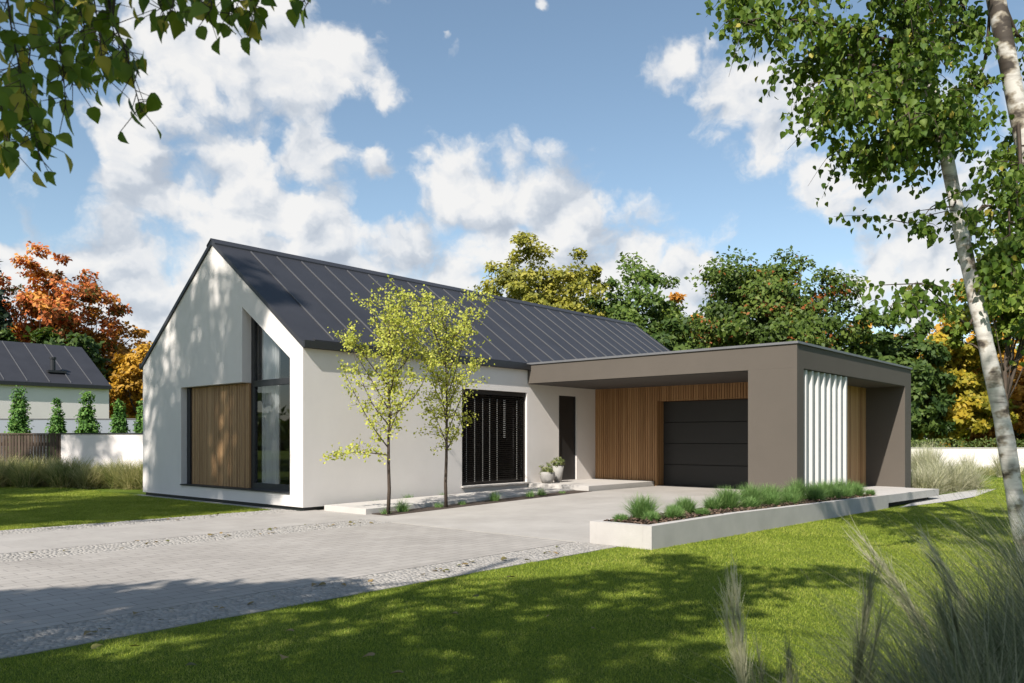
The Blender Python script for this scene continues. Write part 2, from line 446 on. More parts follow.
def clump_crown(r, center, radii, nclump, nleaf, size, zmin=None, fill=2.0, crad=.17, shape=None, tvar=.22, cvar=.2, hollow=.0, vst=.62, sprig=.10):
    """positions of leaves: clumps through an ellipsoid, denser towards its outside"""
    c = np.array(center); R = np.array(radii)
    d = norm(r.normal(size=(nclump * 3, 3)))
    rad = hollow + (1 - hollow) * r.random((nclump * 3, 1)) ** (1 / fill)
    wob = 1 + .16 * np.sin(3 * np.arctan2(d[:, 1:2], d[:, 0:1]) + 2.1 * d[:, 2:3] + r.random() * 6)
    P = d * rad * wob
    spr = r.random(len(P)) < sprig
    P[spr] = d[spr] * (1.0 + .16 * r.random((spr.sum(), 1)))
    if shape is not None:
        P = shape(P)
    if zmin is not None:
        P = P[c[2] + P[:, 2] * R[2] > zmin]
    P = P[:nclump]
    C = c + P * R
    k = len(C)
    cr = crad * R.mean() * (.55 + .9 * r.random(k))
    per = r.integers(0, k, nleaf)
    off = r.normal(size=(nleaf, 3)); off = norm(off) * (r.random((nleaf, 1)) ** .45)
    off[:, 2] *= vst
    pos = C[per] + off * cr[per][:, None]
    out = norm((pos - c) / R)
    ctint = .5 + cvar * r.normal(size=k)
    tint = np.clip(ctint[per] + tvar * r.normal(size=nleaf), 0, 1)
    nr = norm(.7 * out + .5 * np.array([-.8, -.3, .9]) + .6 * r.normal(size=(nleaf, 3)))
    tp = norm(np.cross(nr, r.normal(size=(nleaf, 3)))) + np.array([0, 0, -.25])
    sz = size * (.6 + .8 * r.random(nleaf))
    return pos, tp, nr, sz, tint, C


def limb_curve(r, a, b, n=5, sag=.08):
    a = np.array(a, float); b = np.array(b, float); L = np.linalg.norm(b - a)
    pts = []
    w1 = r.normal(size=3) * L * .05
    for i in range(n + 1):
        t = i / n
        p = a + (b - a) * t + w1 * math.sin(math.pi * t)
        p[2] += sag * L * math.sin(math.pi * t)
        pts.append(p)
    return pts


def tree(name, label, cat, base, height, crad, cz, cr_z, pal, nleaf, nclump, lsize, seed, trunk_r=.16, group=None, zmin=None,
         bark='bark', lean=(0, 0), crown_clump=.17, fill=2.0, shape=None, crown_name='crown', tvar=.22, cvar=.2, hollow=.0, limbs=9, vst=.62, sprig=.10):
    """trunk with limbs and a crown of many small leaves; coordinates inside are local to BASE"""
    r = np.random.default_rng(seed)
    t = thing(name, label, cat, tuple(base), group)
    top = np.array([lean[0], lean[1], cz])
    pos, tp, nr, sz, tint, C = clump_crown(r, top, (crad, crad, cr_z), nclump, nleaf, lsize, zmin, fill, crown_clump, shape, tvar, cvar, hollow, vst, sprig)
    tr = MB()
    ht = cz + cr_z * .45
    tpts = [(lean[0] * (k / 6) ** 1.3 + .04 * crad * r.normal() * (k > 0), lean[1] * (k / 6) ** 1.3 + .04 * crad * r.normal() * (k > 0), ht * k / 6 - .15 * (k == 0)) for k in range(7)]
    tr.tube(tpts, [trunk_r * (1.25 if k == 0 else 1 - .13 * k) for k in range(7)], 9)
    sel = r.permutation(len(C))[:limbs * 3]
    for j, q in enumerate(sel):
        k = int(r.integers(2, 6))
        st = np.array(tpts[k])
        if C[q][2] < st[2] - .2: st = np.array(tpts[max(1, k - 2)])
        pts = limb_curve(r, st, C[q], 5, .06)
        r0 = trunk_r * (.42 if j < limbs else .2)
        tr.tube(pts, [r0 * (1 - .85 * i / 5) for i in range(6)], 6)
    tr.build('trunk', M[bark], t, smooth=True)
    V, Fc, k = leaf_arrays(pos, tp, nr, sz)
    np_mesh(crown_name, V, Fc, M['leaf_' + pal], t, np.repeat(tint, k))
    return t


def tuft_mesh(r, n, h, spread, width, droop, seg=4, base_r=.06, tintlo=.2, tinthi=.9, fan=None):
    """grass blades as bent ribbons (local)"""
    az = r.random(n) * 2 * math.pi
    if fan is not None: az = fan[0] + fan[1] * r.normal(size=n)
    lean = np.abs(r.normal(size=n)) * spread
    L = h * (.6 + .5 * r.random(n))
    br = base_r * np.sqrt(r.random(n)); ba = r.random(n) * 2 * math.pi
    b = np.stack([br * np.cos(ba), br * np.sin(ba), np.zeros(n) - .01], 1)
    hd = np.stack([np.cos(az), np.sin(az), np.zeros(n)], 1)
    sd = np.stack([-np.sin(az), np.cos(az), np.zeros(n)], 1)
    rot = r.random(n) * math.pi
    sd = sd * np.cos(rot)[:, None] + hd * np.sin(rot)[:, None] * .6
    V = np.zeros((n, seg + 1, 2, 3))
    p = b.copy(); ang = lean.copy()
    for i in range(seg + 1):
        t = i / seg
        w = width * (1 - .92 * t ** 1.4) * (.7 + .6 * r.random(n) if i == 0 else 1)
        V[:, i, 0] = p - sd * (w / 2)[:, None] if hasattr(w, 'shape') and getattr(w, 'shape', ()) else p - sd * w / 2
        V[:, i, 1] = p + sd * (w / 2)[:, None] if hasattr(w, 'shape') and getattr(w, 'shape', ()) else p + sd * w / 2
        step = (L / seg)[:, None]
        p = p + step * (np.sin(ang)[:, None] * hd + np.cos(ang)[:, None] * np.array([0, 0, 1.0]))
        ang = np.clip(ang + droop * (.4 + .8 * r.random(n)) / seg, 0, 2.6)
    idx = np.arange(n)[:, None, None] * (seg + 1) * 2
    k = np.arange(seg)[None, :, None] * 2
    Fc = (idx + k + np.array([0, 1, 3, 2])[None, None]).reshape(-1, 4)
    tint = np.repeat(tintlo + (tinthi - tintlo) * r.random(n), seg)
    return V.reshape(-1, 3), Fc, tint


def tuft(name, label, cat, loc, n, h, spread, width, droop, mat, seed, group=None, seg=4, base_r=.06, fan=None, lo=.2, hi=.9):
    r = np.random.default_rng(seed)
    V, Fc, t = tuft_mesh(r, n, h, spread, width, droop, seg, base_r, lo, hi, fan)
    o = np_mesh(name, V, Fc, M[mat], None, t)
    o.location = tuple(loc)
    return tag(o, label, cat, group)


# ------------------------------------------------------------------ sun, sky, clouds
SUN_L = np.array([1.0, .245, -.90]); SUN_L /= np.linalg.norm(SUN_L)
sd_ = bpy.data.lights.new('sun', 'SUN'); sd_.energy = 5.0; sd_.angle = math.radians(.6); sd_.color = (1.0, .945, .87)
so = link('sun', sd_); so.rotation_euler = Vector(SUN_L).to_track_quat('-Z', 'Y').to_euler(); so.location = (-20, -5, 20)

w = bpy.data.worlds.new('World'); scene.world = w; w.use_nodes = True
nt = w.node_tree; nt.nodes.clear()
wout = N(nt, 'ShaderNodeOutputWorld')
sky = N(nt, 'ShaderNodeTexSky'); sky.sky_type = 'NISHITA'; sky.sun_disc = False
sky.sun_elevation = math.asin(-SUN_L[2]); sky.sun_rotation = math.atan2(-SUN_L[0], -SUN_L[1])
sky.air_density = 1.0; sky.dust_density = 0.6; sky.ozone_density = 1.2
bg = N(nt, 'ShaderNodeBackground'); bg.inputs[1].default_value = .105
hs = N(nt, 'ShaderNodeHueSaturation'); hs.inputs['Saturation'].default_value = .93; hs.inputs['Hue'].default_value = .491
nt.links.new(sky.outputs[0], hs.inputs['Color']); nt.links.new(hs.outputs[0], bg.inputs[0])
tc = N(nt, 'ShaderNodeTexCoord')
nv = N(nt, 'ShaderNodeVectorMath', operation='NORMALIZE'); nt.links.new(tc.outputs['Generated'], nv.inputs[0])


def wm(op, a, b=None, c=None, clamp=False):
    n = N(nt, 'ShaderNodeMath', operation=op); n.use_clamp = clamp
    for i, q in enumerate((a, b, c)):
        if q is None: continue
        if hasattr(q, 'is_linked') or hasattr(q, 'links'): nt.links.new(q, n.inputs[i])
        else: n.inputs[i].default_value = q
    return n.outputs[0]


def wnoise(vec, scale, detail, rough=.55, dist=0.0):
    n = N(nt, 'ShaderNodeTexNoise'); n.inputs['Scale'].default_value = scale; n.inputs['Detail'].default_value = detail
    n.inputs['Roughness'].default_value = rough; n.inputs['Distortion'].default_value = dist
    nt.links.new(vec, n.inputs['Vector']); return n.outputs['Fac']


def smooth(x, lo, hi):
    n = N(nt, 'ShaderNodeMapRange'); n.interpolation_type = 'SMOOTHSTEP'; n.clamp = True
    n.inputs['From Min'].default_value = lo; n.inputs['From Max'].default_value = hi
    nt.links.new(x, n.inputs['Value']); return n.outputs[0]


# where the clouds of this sky stand: (across, up, size, weight) seen from the drive, turned into directions
CL = [(205, 40, 95, 1), (300, 80, 75, 1), (345, 55, 30, .9), (235, 145, 80, 1), (310, 150, 50, 1), (372, 172, 30, .85),
      (150, 195, 85, 1), (250, 205, 75, 1), (225, 260, 85, 1), (120, 275, 85, 1), (30, 270, 85, 1), (-30, 320, 90, .9), (330, 220, 55, 1), (400, 255, 60, 1), (440, 275, 45, .95), (20, 172, 34, .8), (160, 320, 110, 1), (320, 270, 70, 1), (560, 300, 80, 1),
      (110, 112, 20, .75), (425, 160, 24, .75), (452, 190, 44, 1), (500, 215, 50, 1), (575, 218, 48, 1), (630, 250, 55, 1), (690, 280, 52, .95), (550, 260, 65, 1), (470, 158, 15, .72),
      (670, 65, 25, .9), (708, 45, 13, .64), (450, 55, 10, .75), (437, 42, 6, .68), (540, 8, 8, .72), (404, 136, 8, .62),
      (740, 92, 46, 1), (785, 105, 40, 1), (765, 140, 30, .92), (822, 180, 26, .85),
      (870, 268, 44, .9), (950, 240, 70, 1), (920, 305, 45, .85), (850, 215, 24, .7), (712, 250, 15, .72), (1110, 150, 110, 1), (-150, 180, 120, 1)]
nwarp = N(nt, 'ShaderNodeTexNoise'); nwarp.inputs['Scale'].default_value = 9; nwarp.inputs['Detail'].default_value = 5; nwarp.inputs['Roughness'].default_value = .6
nt.links.new(nv.outputs[0], nwarp.inputs['Vector'])
wsub = N(nt, 'ShaderNodeVectorMath', operation='SUBTRACT'); nt.links.new(nwarp.outputs['Color'], wsub.inputs[0]); wsub.inputs[1].default_value = (.5, .5, .5)
wsc = N(nt, 'ShaderNodeVectorMath', operation='SCALE'); wsc.inputs['Scale'].default_value = .085; nt.links.new(wsub.outputs[0], wsc.inputs[0])
wad = N(nt, 'ShaderNodeVectorMath', operation='ADD'); nt.links.new(nv.outputs[0], wad.inputs[0]); nt.links.new(wsc.outputs[0], wad.inputs[1])
field = None
for (px, py, r_, wt) in CL:
    d = FW + (px - CX) / F * RT + np.array([0, 0, (HY - py) / F]); L_ = np.linalg.norm(d); d = d / L_
    dn = N(nt, 'ShaderNodeVectorMath', operation='DISTANCE'); nt.links.new(wad.outputs[0], dn.inputs[0]); dn.inputs[1].default_value = tuple(d)
    v = wm('MULTIPLY_ADD', dn.outputs['Value'], -wt / (r_ * 1.42 / F / L_), wt)
    field = v if field is None else wm('SMOOTH_MAX', field, v, .12)
for (px, py, r_, wt) in [(345, 112, 30, .8), (278, 140, 15, .6), (70, 208, 34, .8), (0, 200, 30, .7), (365, 205, 26, .7), (85, 160, 26, .7), (30, 140, 40, .9), (120, 60, 24, .5), (395, 205, 22, .7), (20, 225, 16, .5)]:
    d = FW + (px - CX) / F * RT + np.array([0, 0, (HY - py) / F]); L_ = np.linalg.norm(d); d = d / L_
    dn = N(nt, 'ShaderNodeVectorMath', operation='DISTANCE'); nt.links.new(wad.outputs[0], dn.inputs[0]); dn.inputs[1].default_value = tuple(d)
    v = wm('MULTIPLY_ADD', dn.outputs['Value'], -wt / (r_ * 1.3 / F / L_), wt)
    field = wm('SUBTRACT', field, wm('MAXIMUM', v, 0.0))
field = wm('MAXIMUM', field, -.6)
cs = N(nt, 'ShaderNodeMapping'); cs.inputs['Scale'].default_value = (1, 1, 1.35); nt.links.new(wad.outputs[0], cs.inputs[0])


def billow(vec, scale):
    v = N(nt, 'ShaderNodeTexVoronoi'); v.feature = 'F1'; v.inputs['Scale'].default_value = scale
    v.inputs['Detail'].default_value = 1.0; v.inputs['Roughness'].default_value = .5
    nt.links.new(vec, v.inputs['Vector']); return wm('SUBTRACT', .55, v.outputs['Distance'])


def cloud_h(vec, det):
    a = wnoise(vec, 9, det, .56); b_ = billow(vec, 17)
    return wm('ADD', wm('MULTIPLY_ADD', a, 1.7, -.85), wm('MULTIPLY', b_, .62))


h0 = cloud_h(cs.outputs[0], 5)
fine = wnoise(cs.outputs[0], 60, 6, .65)
dens = wm('MULTIPLY_ADD', h0, .80, field)
dens = wm('ADD', dens, wm('MULTIPLY_ADD', fine, .42, -.21))
mask = smooth(dens, .0, .50)
of = N(nt, 'ShaderNodeVectorMath', operation='ADD'); nt.links.new(cs.outputs[0], of.inputs[0])
of.inputs[1].default_value = tuple(np.array([0, 0, .026]) - .014 * RT - .0 * FW)
hA = h0; hB = cloud_h(of.outputs[0], 5)
lit = wm('MULTIPLY_ADD', wm('SUBTRACT', hA, hB), 1.25, .58)
thick = smooth(dens, .7, 2.0)
lit = wm('SUBTRACT', lit, wm('MULTIPLY', thick, .22))
lowb = wnoise(nv.outputs[0], 4.5, 3, .5)
lit = wm('MULTIPLY_ADD', wm('SUBTRACT', lowb, .5), -.7, lit, True)
cr_ = ramp(nt, [(0.0, (.52, .58, .67)), (.3, (.66, .71, .78)), (.55, (.86, .88, .91)), (.85, (1.0, .99, .975))]); nt.links.new(lit, cr_.inputs[0])
bgc = N(nt, 'ShaderNodeBackground'); bgc.inputs[1].default_value = .62; nt.links.new(cr_.outputs[0], bgc.inputs[0])
mxw = N(nt, 'ShaderNodeMixShader'); nt.links.new(wm('MULTIPLY', mask, .96), mxw.inputs[0])
nt.links.new(bg.outputs[0], mxw.inputs[1]); nt.links.new(bgc.outputs[0], mxw.inputs[2]); nt.links.new(mxw.outputs[0], wout.inputs[0])
w.cycles.sampling_method = 'MANUAL'; w.cycles.sample_map_resolution = 512

# ------------------------------------------------------------------ camera
cd = bpy.data.cameras.new('camera'); cam = link('camera', cd)
cd.sensor_width = 36; cd.lens = F / 1024 * 36; cd.shift_y = (HY - 341.5) / 1024; cd.clip_end = 3000; cd.clip_start = .05
cam.location = tuple(CAM); cam.rotation_euler = (math.radians(90), 0, ANG - math.radians(90))
cd.dof.use_dof = True; cd.dof.focus_distance = 14; cd.dof.aperture_fstop = 5.6
scene.camera = cam
scene.view_settings.view_transform = 'Standard'; scene.view_settings.look = 'None'
scene.view_settings.exposure = .58; scene.view_settings.gamma = 1; scene.view_settings.use_curve_mapping = False
scene.cycles.max_bounces = 8; scene.cycles.transparent_max_bounces = 16; scene.cycles.diffuse_bounces = 4; scene.cycles.use_denoising = True
scene.cycles.caustics_reflective = False; scene.cycles.caustics_refractive = False; scene.cycles.sample_clamp_indirect = 6

# ------------------------------------------------------------------ ground, drive, paths
def axis(lo, hi, inner_lo, inner_hi, step):
    a = list(np.arange(inner_lo, inner_hi + 1e-6, step))
    pre = [lo, lo * .4 + inner_lo * .6, lo * .12 + inner_lo * .88]; post = [hi * .12 + inner_hi * .88, hi * .4 + inner_hi * .6, hi]
    return np.array(pre + a + post)


gx = axis(-900, 900, -24, 44, .5); gy = axis(-900, 900, -24, 40, .5)
X, Y = np.meshgrid(gx, gy, indexing='ij'); Z = gz(X, Y)
nx, ny = X.shape
ii = (np.arange(nx - 1)[:, None] * ny + np.arange(ny - 1)[None])
gf = np.stack([ii, ii + ny, ii + ny + 1, ii + 1], -1).reshape(-1, 4)
tag(np_mesh('ground', np.stack([X, Y, Z], -1).reshape(-1, 3), gf, M['ground'], None, None, True), kind='structure')


def drive_z(x): return .13 * min(max(x / 6.3, 0), 1)


def sheet(name, x0, x1, y0, y1, z0, mat, zf=None, step=1.0, depth=.08):
    b = MB(); xs = list(np.arange(x0, x1, step)) + [x1]
    for a, c in zip(xs[:-1], xs[1:]):
        za = z0 + (zf(a) if zf else 0); zc = z0 + (zf(c) if zf else 0)
        b.add([(a, y0, za), (c, y0, zc), (c, y1, zc), (a, y1, za)], [(0, 1, 2, 3)])
    # edges down into the ground
    for yy in (y0, y1):
        for a, c in zip(xs[:-1], xs[1:]):
            za = z0 + (zf(a) if zf else 0); zc = z0 + (zf(c) if zf else 0)
            b.add([(a, yy, za - depth), (c, yy, zc - depth), (c, yy, zc), (a, yy, za)], [(0, 1, 2, 3)])
    for xx in (x0, x1):
        za = z0 + (zf(xx) if zf else 0)
        b.add([(xx, y0, za - depth), (xx, y1, za - depth), (xx, y1, za), (xx, y0, za)], [(0, 1, 2, 3)])
    return tag(b.build(name, mat, None, fix=False), kind='structure')


sheet('driveway_pavers', -26, -.228, -6.26, -2.74, .0, M['pavers'], step=2)
sheet('driveway', -.192, 9.40, -6.46, -1.92, .0, M['bigslab'], drive_z, .7, .2)
sheet('driveway_joint', -.250, -.17, -6.46, -2.5, -.022, M['seamdark'], depth=.02)
sheet('gravel_bed', -26, -.10, -6.90, -6.262, -.006, M['setts'], step=2, depth=.02)
sheet('gravel_border', -26, .30, -2.738, -2.02, -.006, M['setts'], step=2, depth=.02)
sheet('path', -26, .28, -2.018, .02, .0, M['path'], step=2)
sheet('path_edging', -26, -.02, .022, .62, -.006, M['setts'], step=2, depth=.02)
sheet('path_link', .282, .42, -1.915, -.06, .0, M['path'], step=2)
sheet('planting_bed', .43, 6.26, -1.915, -.01, .004, M['soil'], lambda x: drive_z(x), .8, .05)


def setts(name, x0, x1, y0, y1, seed, sz=.046, hgt=.004, keep=1.0):
    r = np.random.default_rng(seed); vs = []; ft = []; rows = int((y1 - y0) / sz)
    P = []
    for j in range(rows):
        x = x0 + r.random() * sz
        while x < x1:
            L = sz * (.75 + .6 * r.random())
            if r.random() < keep: P.append((x, y0 + (j + .5) * (y1 - y0) / rows, L * .5 * .95, sz * .5 * .95, r.random()))
            x += L
    P = np.array(P); n = len(P)
    V = np.zeros((n, 8, 3)); q = [(-1, -1), (1, -1), (1, 1), (-1, 1)]
    h = hgt * (.5 + .8 * r.random(n))
    for i, (a, b_) in enumerate(q):
        j1 = r.normal(size=(n, 2)) * .006
        V[:, i, 0] = P[:, 0] + a * P[:, 2] + j1[:, 0]; V[:, i, 1] = P[:, 1] + b_ * P[:, 3] + j1[:, 1]; V[:, i, 2] = -.010
        V[:, 4 + i, 0] = P[:, 0] + a * P[:, 2] * .88 + j1[:, 0]; V[:, 4 + i, 1] = P[:, 1] + b_ * P[:, 3] * .86 + j1[:, 1]; V[:, 4 + i, 2] = h - .004 + r.normal(size=n) * .0008
    fs = np.array([(4, 5, 6, 7), (0, 1, 5, 4), (1, 2, 6, 5), (2, 3, 7, 6), (3, 0, 4, 7)])
    Fc = (np.arange(n)[:, None, None] * 8 + fs[None]).reshape(-1, 4)
    o = np_mesh(name, V.reshape(-1, 3), Fc, M['setts'], None, np.repeat(.15 + .75 * P[:, 4], 5))
    return tag(o, kind='stuff')


setts('cobbles', -12, -.2, -6.89, -6.275, 3)
setts('cobbles', -12, .28, -2.73, -2.03, 4)
setts('cobbles', -12, -.03, .03, .61, 5, .045, .006)

# ------------------------------------------------------------------ house
W = 6.5; RL = 16.0; EV = 2.98; APX = 5.33
house = thing('house', 'long white rendered house with dark seamed gable roof', 'house', (0, 0, 0))
b = MB()
gab = [(0, .06), (W, .06), (W, EV), (W / 2, APX), (0, EV)]
hole_g = [(.414, .305), (4.62, .305), (4.62, 2.425), (2.09, 2.425), (2.09, 3.92), (.414, 2.79)]
fx = lambda a, c, d: (d, a, c)
fy = lambda a, c, d: (a, d, c)
b.prism(gab, [hole_g], fx, 0, .36)
b.prism(gab, [], fx, RL - .3, RL)
win = [(4.057, .27), (6.26, .27), (6.26, 2.41), (4.057, 2.41)]
dor = [(7.50, .255), (8.24, .255), (8.24, 2.40), (7.50, 2.40)]
b.prism([(.36, .06), (RL - .3, .06), (RL - .3, EV), (.36, EV)], [win, dor], fy, 0, .36)
b.box(.36, RL - .3, W - .36, W, .06, EV)
wall = b.build('wall', M['plaster'], house)
b = MB(); b.box(.05, RL - .05, .05, W - .05, -.1, .058); b.build('plinth', M['darkmetal'], house)
b = MB(); b.box(.365, RL - .31, .365, W - .365, .059, .22); b.build('interior_floor', M['woodgrey'], house)
for (xa, xb) in ((5.0, 5.15), (9.2, 9.3)):
    b = MB(); b.box(xa, xb, .37, W - .37, .23, EV); b.build('interior_wall', M['inwall'], house)

# roof: two sloping slabs with standing seams, ridge cap, gutters
SL = (APX - EV) / (W / 2); RN = math.hypot(1, SL); TH = .10


def roofpt(x, y, up):
    yy = y if y <= W / 2 else W - y
    return (x, y, EV + SL * yy + up)


b = MB(); x0, x1 = -.035, RL + .035
for (ya, yb) in ((-.06, W / 2), (W / 2, W + .06)):
    b.hexa([roofpt(x0, ya, .004), roofpt(x1, ya, .004), roofpt(x1, yb, .004), roofpt(x0, yb, .004)],
           [roofpt(x0, ya, TH), roofpt(x1, ya, TH), roofpt(x1, yb, TH), roofpt(x0, yb, TH)])
roof = b.build('roof', M['roof'], house)
b = MB()
k = 0
while .75 + .628 * k < RL - .1:
    x = .75 + .628 * k; k += 1
    for (ya, yb) in ((.10, W / 2 - .22), (W / 2 + .22, W - .10)):
        b.hexa([roofpt(x - .010, ya, TH - .002), roofpt(x + .010, ya, TH - .002), roofpt(x + .010, yb, TH - .002), roofpt(x - .010, yb, TH - .002)],
               [roofpt(x - .009, ya, TH + .026), roofpt(x + .009, ya, TH + .026), roofpt(x + .009, yb, TH + .026), roofpt(x - .009, yb, TH + .026)])
b.build('standing_seam', M['seam'], roof)
b = MB()
for (ya, yb) in ((W / 2 - .17, W / 2), (W / 2, W / 2 + .17)):
    b.hexa([roofpt(x0 - .01, ya, TH + .002), roofpt(x1 + .01, ya, TH + .002), roofpt(x1 + .01, yb, TH + .002), roofpt(x0 - .01, yb, TH + .002)],
           [roofpt(x0 - .01, ya, TH + .032), roofpt(x1 + .01, ya, TH + .032), roofpt(x1 + .01, yb, TH + .032), roofpt(x0 - .01, yb, TH + .032)])
b.build('ridge_cap', M['roof'], roof)
b = MB()
for s_ in (0, 1):
    yo = -.061 if s_ == 0 else W + .061; yi = yo - .05 if s_ == 0 else yo + .05
    lo, hi = min(yo, yi), max(yo, yi)
    b.box(-.04, 6.27 if s_ == 0 else RL + .04, lo, hi, EV - .03, EV + .10)
b.build('gutter', M['darkmetal'], roof)
b = MB()
for (ya, yb) in ((.02, .07),):
    b.hexa([roofpt(x0 + .3, ya, TH + .001), roofpt(x1 - .3, ya, TH + .001), roofpt(x1 - .3, yb, TH + .001), roofpt(x0 + .3, yb, TH + .001)],
           [roofpt(x0 + .3, ya, TH + .03), roofpt(x1 - .3, ya, TH + .03), roofpt(x1 - .3, yb, TH + .03), roofpt(x0 + .3, yb, TH + .03)])
b.build('snow_guard', M['roof'], roof)

# gable window: tall corner part with a sloping head, wood shutter panel, dark frames
gw = thing('dummy', 'x', 'x') if False else None
b = MB(); xw0, xw1 = .20, .27
slope_g = (3.92 - 2.79) / (2.09 - .414)
hi_ = lambda y: 2.79 + slope_g * (y - .414)
YJ = 2.088
outer = [(.414, .305), (YJ, .305), (YJ, hi_(YJ)), (.414, 2.79)]
pane_low = [(.47, .43), (YJ - .12, .43), (YJ - .12, 2.34), (.47, 2.34)]
pane_up = [(.47, 2.46), (YJ - .12, 2.46), (YJ - .12, hi_(YJ - .12) - .10), (.47, hi_(.47) - .08)]
b.prism(outer, [pane_low, pane_up], fx, xw0, xw1)
fr = b.build('window', M['darkmetal'], house)
b = MB(); yq = YJ - .11
b.add([(.236, .46, .42), (.236, .46, 2.35), (.236, yq, 2.35), (.236, yq, .42)], [(0, 1, 2, 3)]); b.add([(.236, .46, 2.45), (.236, .46, hi_(.46) - .07), (.236, yq, hi_(yq) - .09), (.236, yq, 2.45)], [(0, 1, 2, 3)])
b.build('pane', M['glass'], fr)
b = MB(); b.box(-.03, .198, .414, 4.62, .292, .318); b.build('sill', M['darkmetal'], fr)
b = MB(); b.box(.13, .189, 4.475, 4.618, .319, 2.42); b.build('frame_post', M['darkmetal'], fr)
b = MB(); y = 2.094; i = 0; r = random.Random(3)
while y < 4.41:
    wd = .062
    b.box(.145 + .008 * r.random(), .189, y, y + wd - .016, .322, 2.415, .25 + .5 * r.random()); y += wd
b.box(.19, .262, 2.091, 4.618, .322, 2.413, .0)
b.build('shutter_panel', M['woodgrey'], house)
# side window with outside blind
b = MB(); fz = (4.057, 6.26, .27, 2.41)
b.prism([(4.057, .27), (6.26, .27), (6.26, 2.41), (4.057, 2.41)], [[(4.13, .36), (5.12, .36), (5.12, 2.32), (4.13, 2.32)], [(5.19, .36), (6.18, .36), (6.18, 2.32), (5.19, 2.32)]], fy, .19, .26)
fr2 = b.build('window', M['blind'], house)
b = MB(); b.add([(4.12, .226, .35), (6.19, .226, .35), (6.19, .226, 2.33), (4.12, .226, 2.33)], [(0, 1, 2, 3)]); b.build('pane', M['glassdark'], fr2)
b = MB(); z = .34
while z < 2.30:
    b.hexa([(4.10, .075, z), (6.22, .075, z), (6.22, .125, z - .022), (4.10, .125, z - .022)], [(4.10, .075, z + .004), (6.22, .075, z + .004), (6.22, .125, z - .018), (4.10, .125, z - .018)])
    z += .045
b.box(4.06, 4.10, .06, .14, .285, 2.408); b.box(6.22, 6.258, .06, .14, .285, 2.408); b.box(4.06, 6.258, .05, .15, 2.31, 2.409)
for fr_ in (.08, .205, .33, .44, .56, .89):
    x = 4.1 + fr_ * 2.1
    for q in range(42): b.box(x - .011, x + .011, .0705, .0735, .345 + .045 * q, .368 + .045 * q, 1.0)
x = 4.1 + .68 * 2.1
for q in range(22, 42): b.box(x - .034, x + .034, .0705, .0735, .345 + .045 * q, .360 + .045 * q, 1.0)
b.build('blind', M['blindtape'], fr2)
b = MB(); b.box(4.03, 6.29, -.07, .19, .235, .268); b.build('sill', M['concrete'], fr2)
# narrow entrance door
b = MB(); b.box(7.502, 8.238, .05, .11, .257, 2.398); dr = b.build('door', M['doorgrey'], house)
b = MB(); b.box(7.503, 7.535, .035, .049, .257, 2.397); b.box(8.205, 8.237, .035, .049, .257, 2.397); b.build('door_frame', M['darkmetal'], dr)
b = MB(); b.box(6.262, 9.052, -1.81, -.002, -.05, .245); b.build('entrance_step', M['slab'], house, bevel=.006)
b = MB()  # raised slab along the side wall
b.hexa([(.30, -1.42, -.05), (6.255, -1.42, -.02), (6.255, -.22, -.02), (.30, -.22, -.05)], [(.30, -1.42, .10), (6.255, -1.42, .16), (6.255, -.22, .16), (.30, -.22, .10)])
b.build('terrace_slab', M['slab'], house, bevel=.005)

# curtains behind the tall window
def curtain(label, y0, y1, z0, z1fn, x):
    n = 70; vs = []; fs = []
    for i in range(n + 1):
        y = y0 + (y1 - y0) * i / n; xx = x + .035 * math.sin(i * .95) + .015 * math.sin(i * 2.3)
        vs += [(xx, y, z0), (xx, y, z1fn(y))]
    for i in range(n): fs.append((2 * i, 2 * i + 2, 2 * i + 3, 2 * i + 1))
    c = MB(); c.add(vs, fs); o = c.build('curtain', M['curtain'], None, smooth=True, fix=False)
    return tag(o, label, 'curtain')


curtain('sheer white pleated curtain behind the tall gable window', 1.42, 1.98, .24, lambda y: hi_(y) - .1, .40)

# ------------------------------------------------------------------ garage wing
garage = thing('garage', 'taupe flat roofed garage wing with recessed wooden front', 'garage', (6.28, 0, 0))
garage.location = (0, 0, 0)
GX, GE, GY, GT, GB = 6.28, 13.72, -6.545, 3.075, 2.63
b = MB()
fz_ = lambda a, c, d: (a, c, d)
# roof slab incl. fascia
b.box(GX, GE, GY, -.003, GB, GT)
# front right pier and short front-left return on the right face
b.box(GX, 6.60, GY, -5.585, -.2, GB - .001)
# far right end wall
b.box(13.194, GE, GY, -5.4, -.2, GB - .001)
# enclosed body
b.box(9.42, 13.193, -5.39, -.003, -.2, GB - .001)
b.box(13.194, GE, -5.399, -.003, -.2, GB - .001)
b.build('wall', M['taupe'], garage)
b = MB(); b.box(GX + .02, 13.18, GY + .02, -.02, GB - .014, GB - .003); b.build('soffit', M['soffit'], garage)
b = MB(); b.box(GX - .03, GE + .03, GY - .03, -.004, GT + .001, GT + .045); b.build('coping', M['coping'], garage)
b = MB(); r = random.Random(5)
# wooden front cladding, around the door opening
y = -.006; x = 9.06
D0, D1, DT = -1.864, -4.87, 2.245
while y > -5.58:
    y2 = y - .0675
    zt = GB - .016
    zb = .247 if y > -1.80 else .06
    if D1 < (y + y2) / 2 < D0: zb = DT
    b.box(x + .006 * r.random(), x + .0275, y2 + .016, y, zb, zt, .25 + .5 * r.random()); y = y2
b.box(x + .028, 9.419, D0 + .0, -.005, .05, GB - .016, .02)
b.box(x + .028, 9.419, D1, D0 - .001, DT + .002, GB - .016, .02)
b.box(x + .028, 9.419, -5.58, D1 - .001, .05, GB - .016, .02)
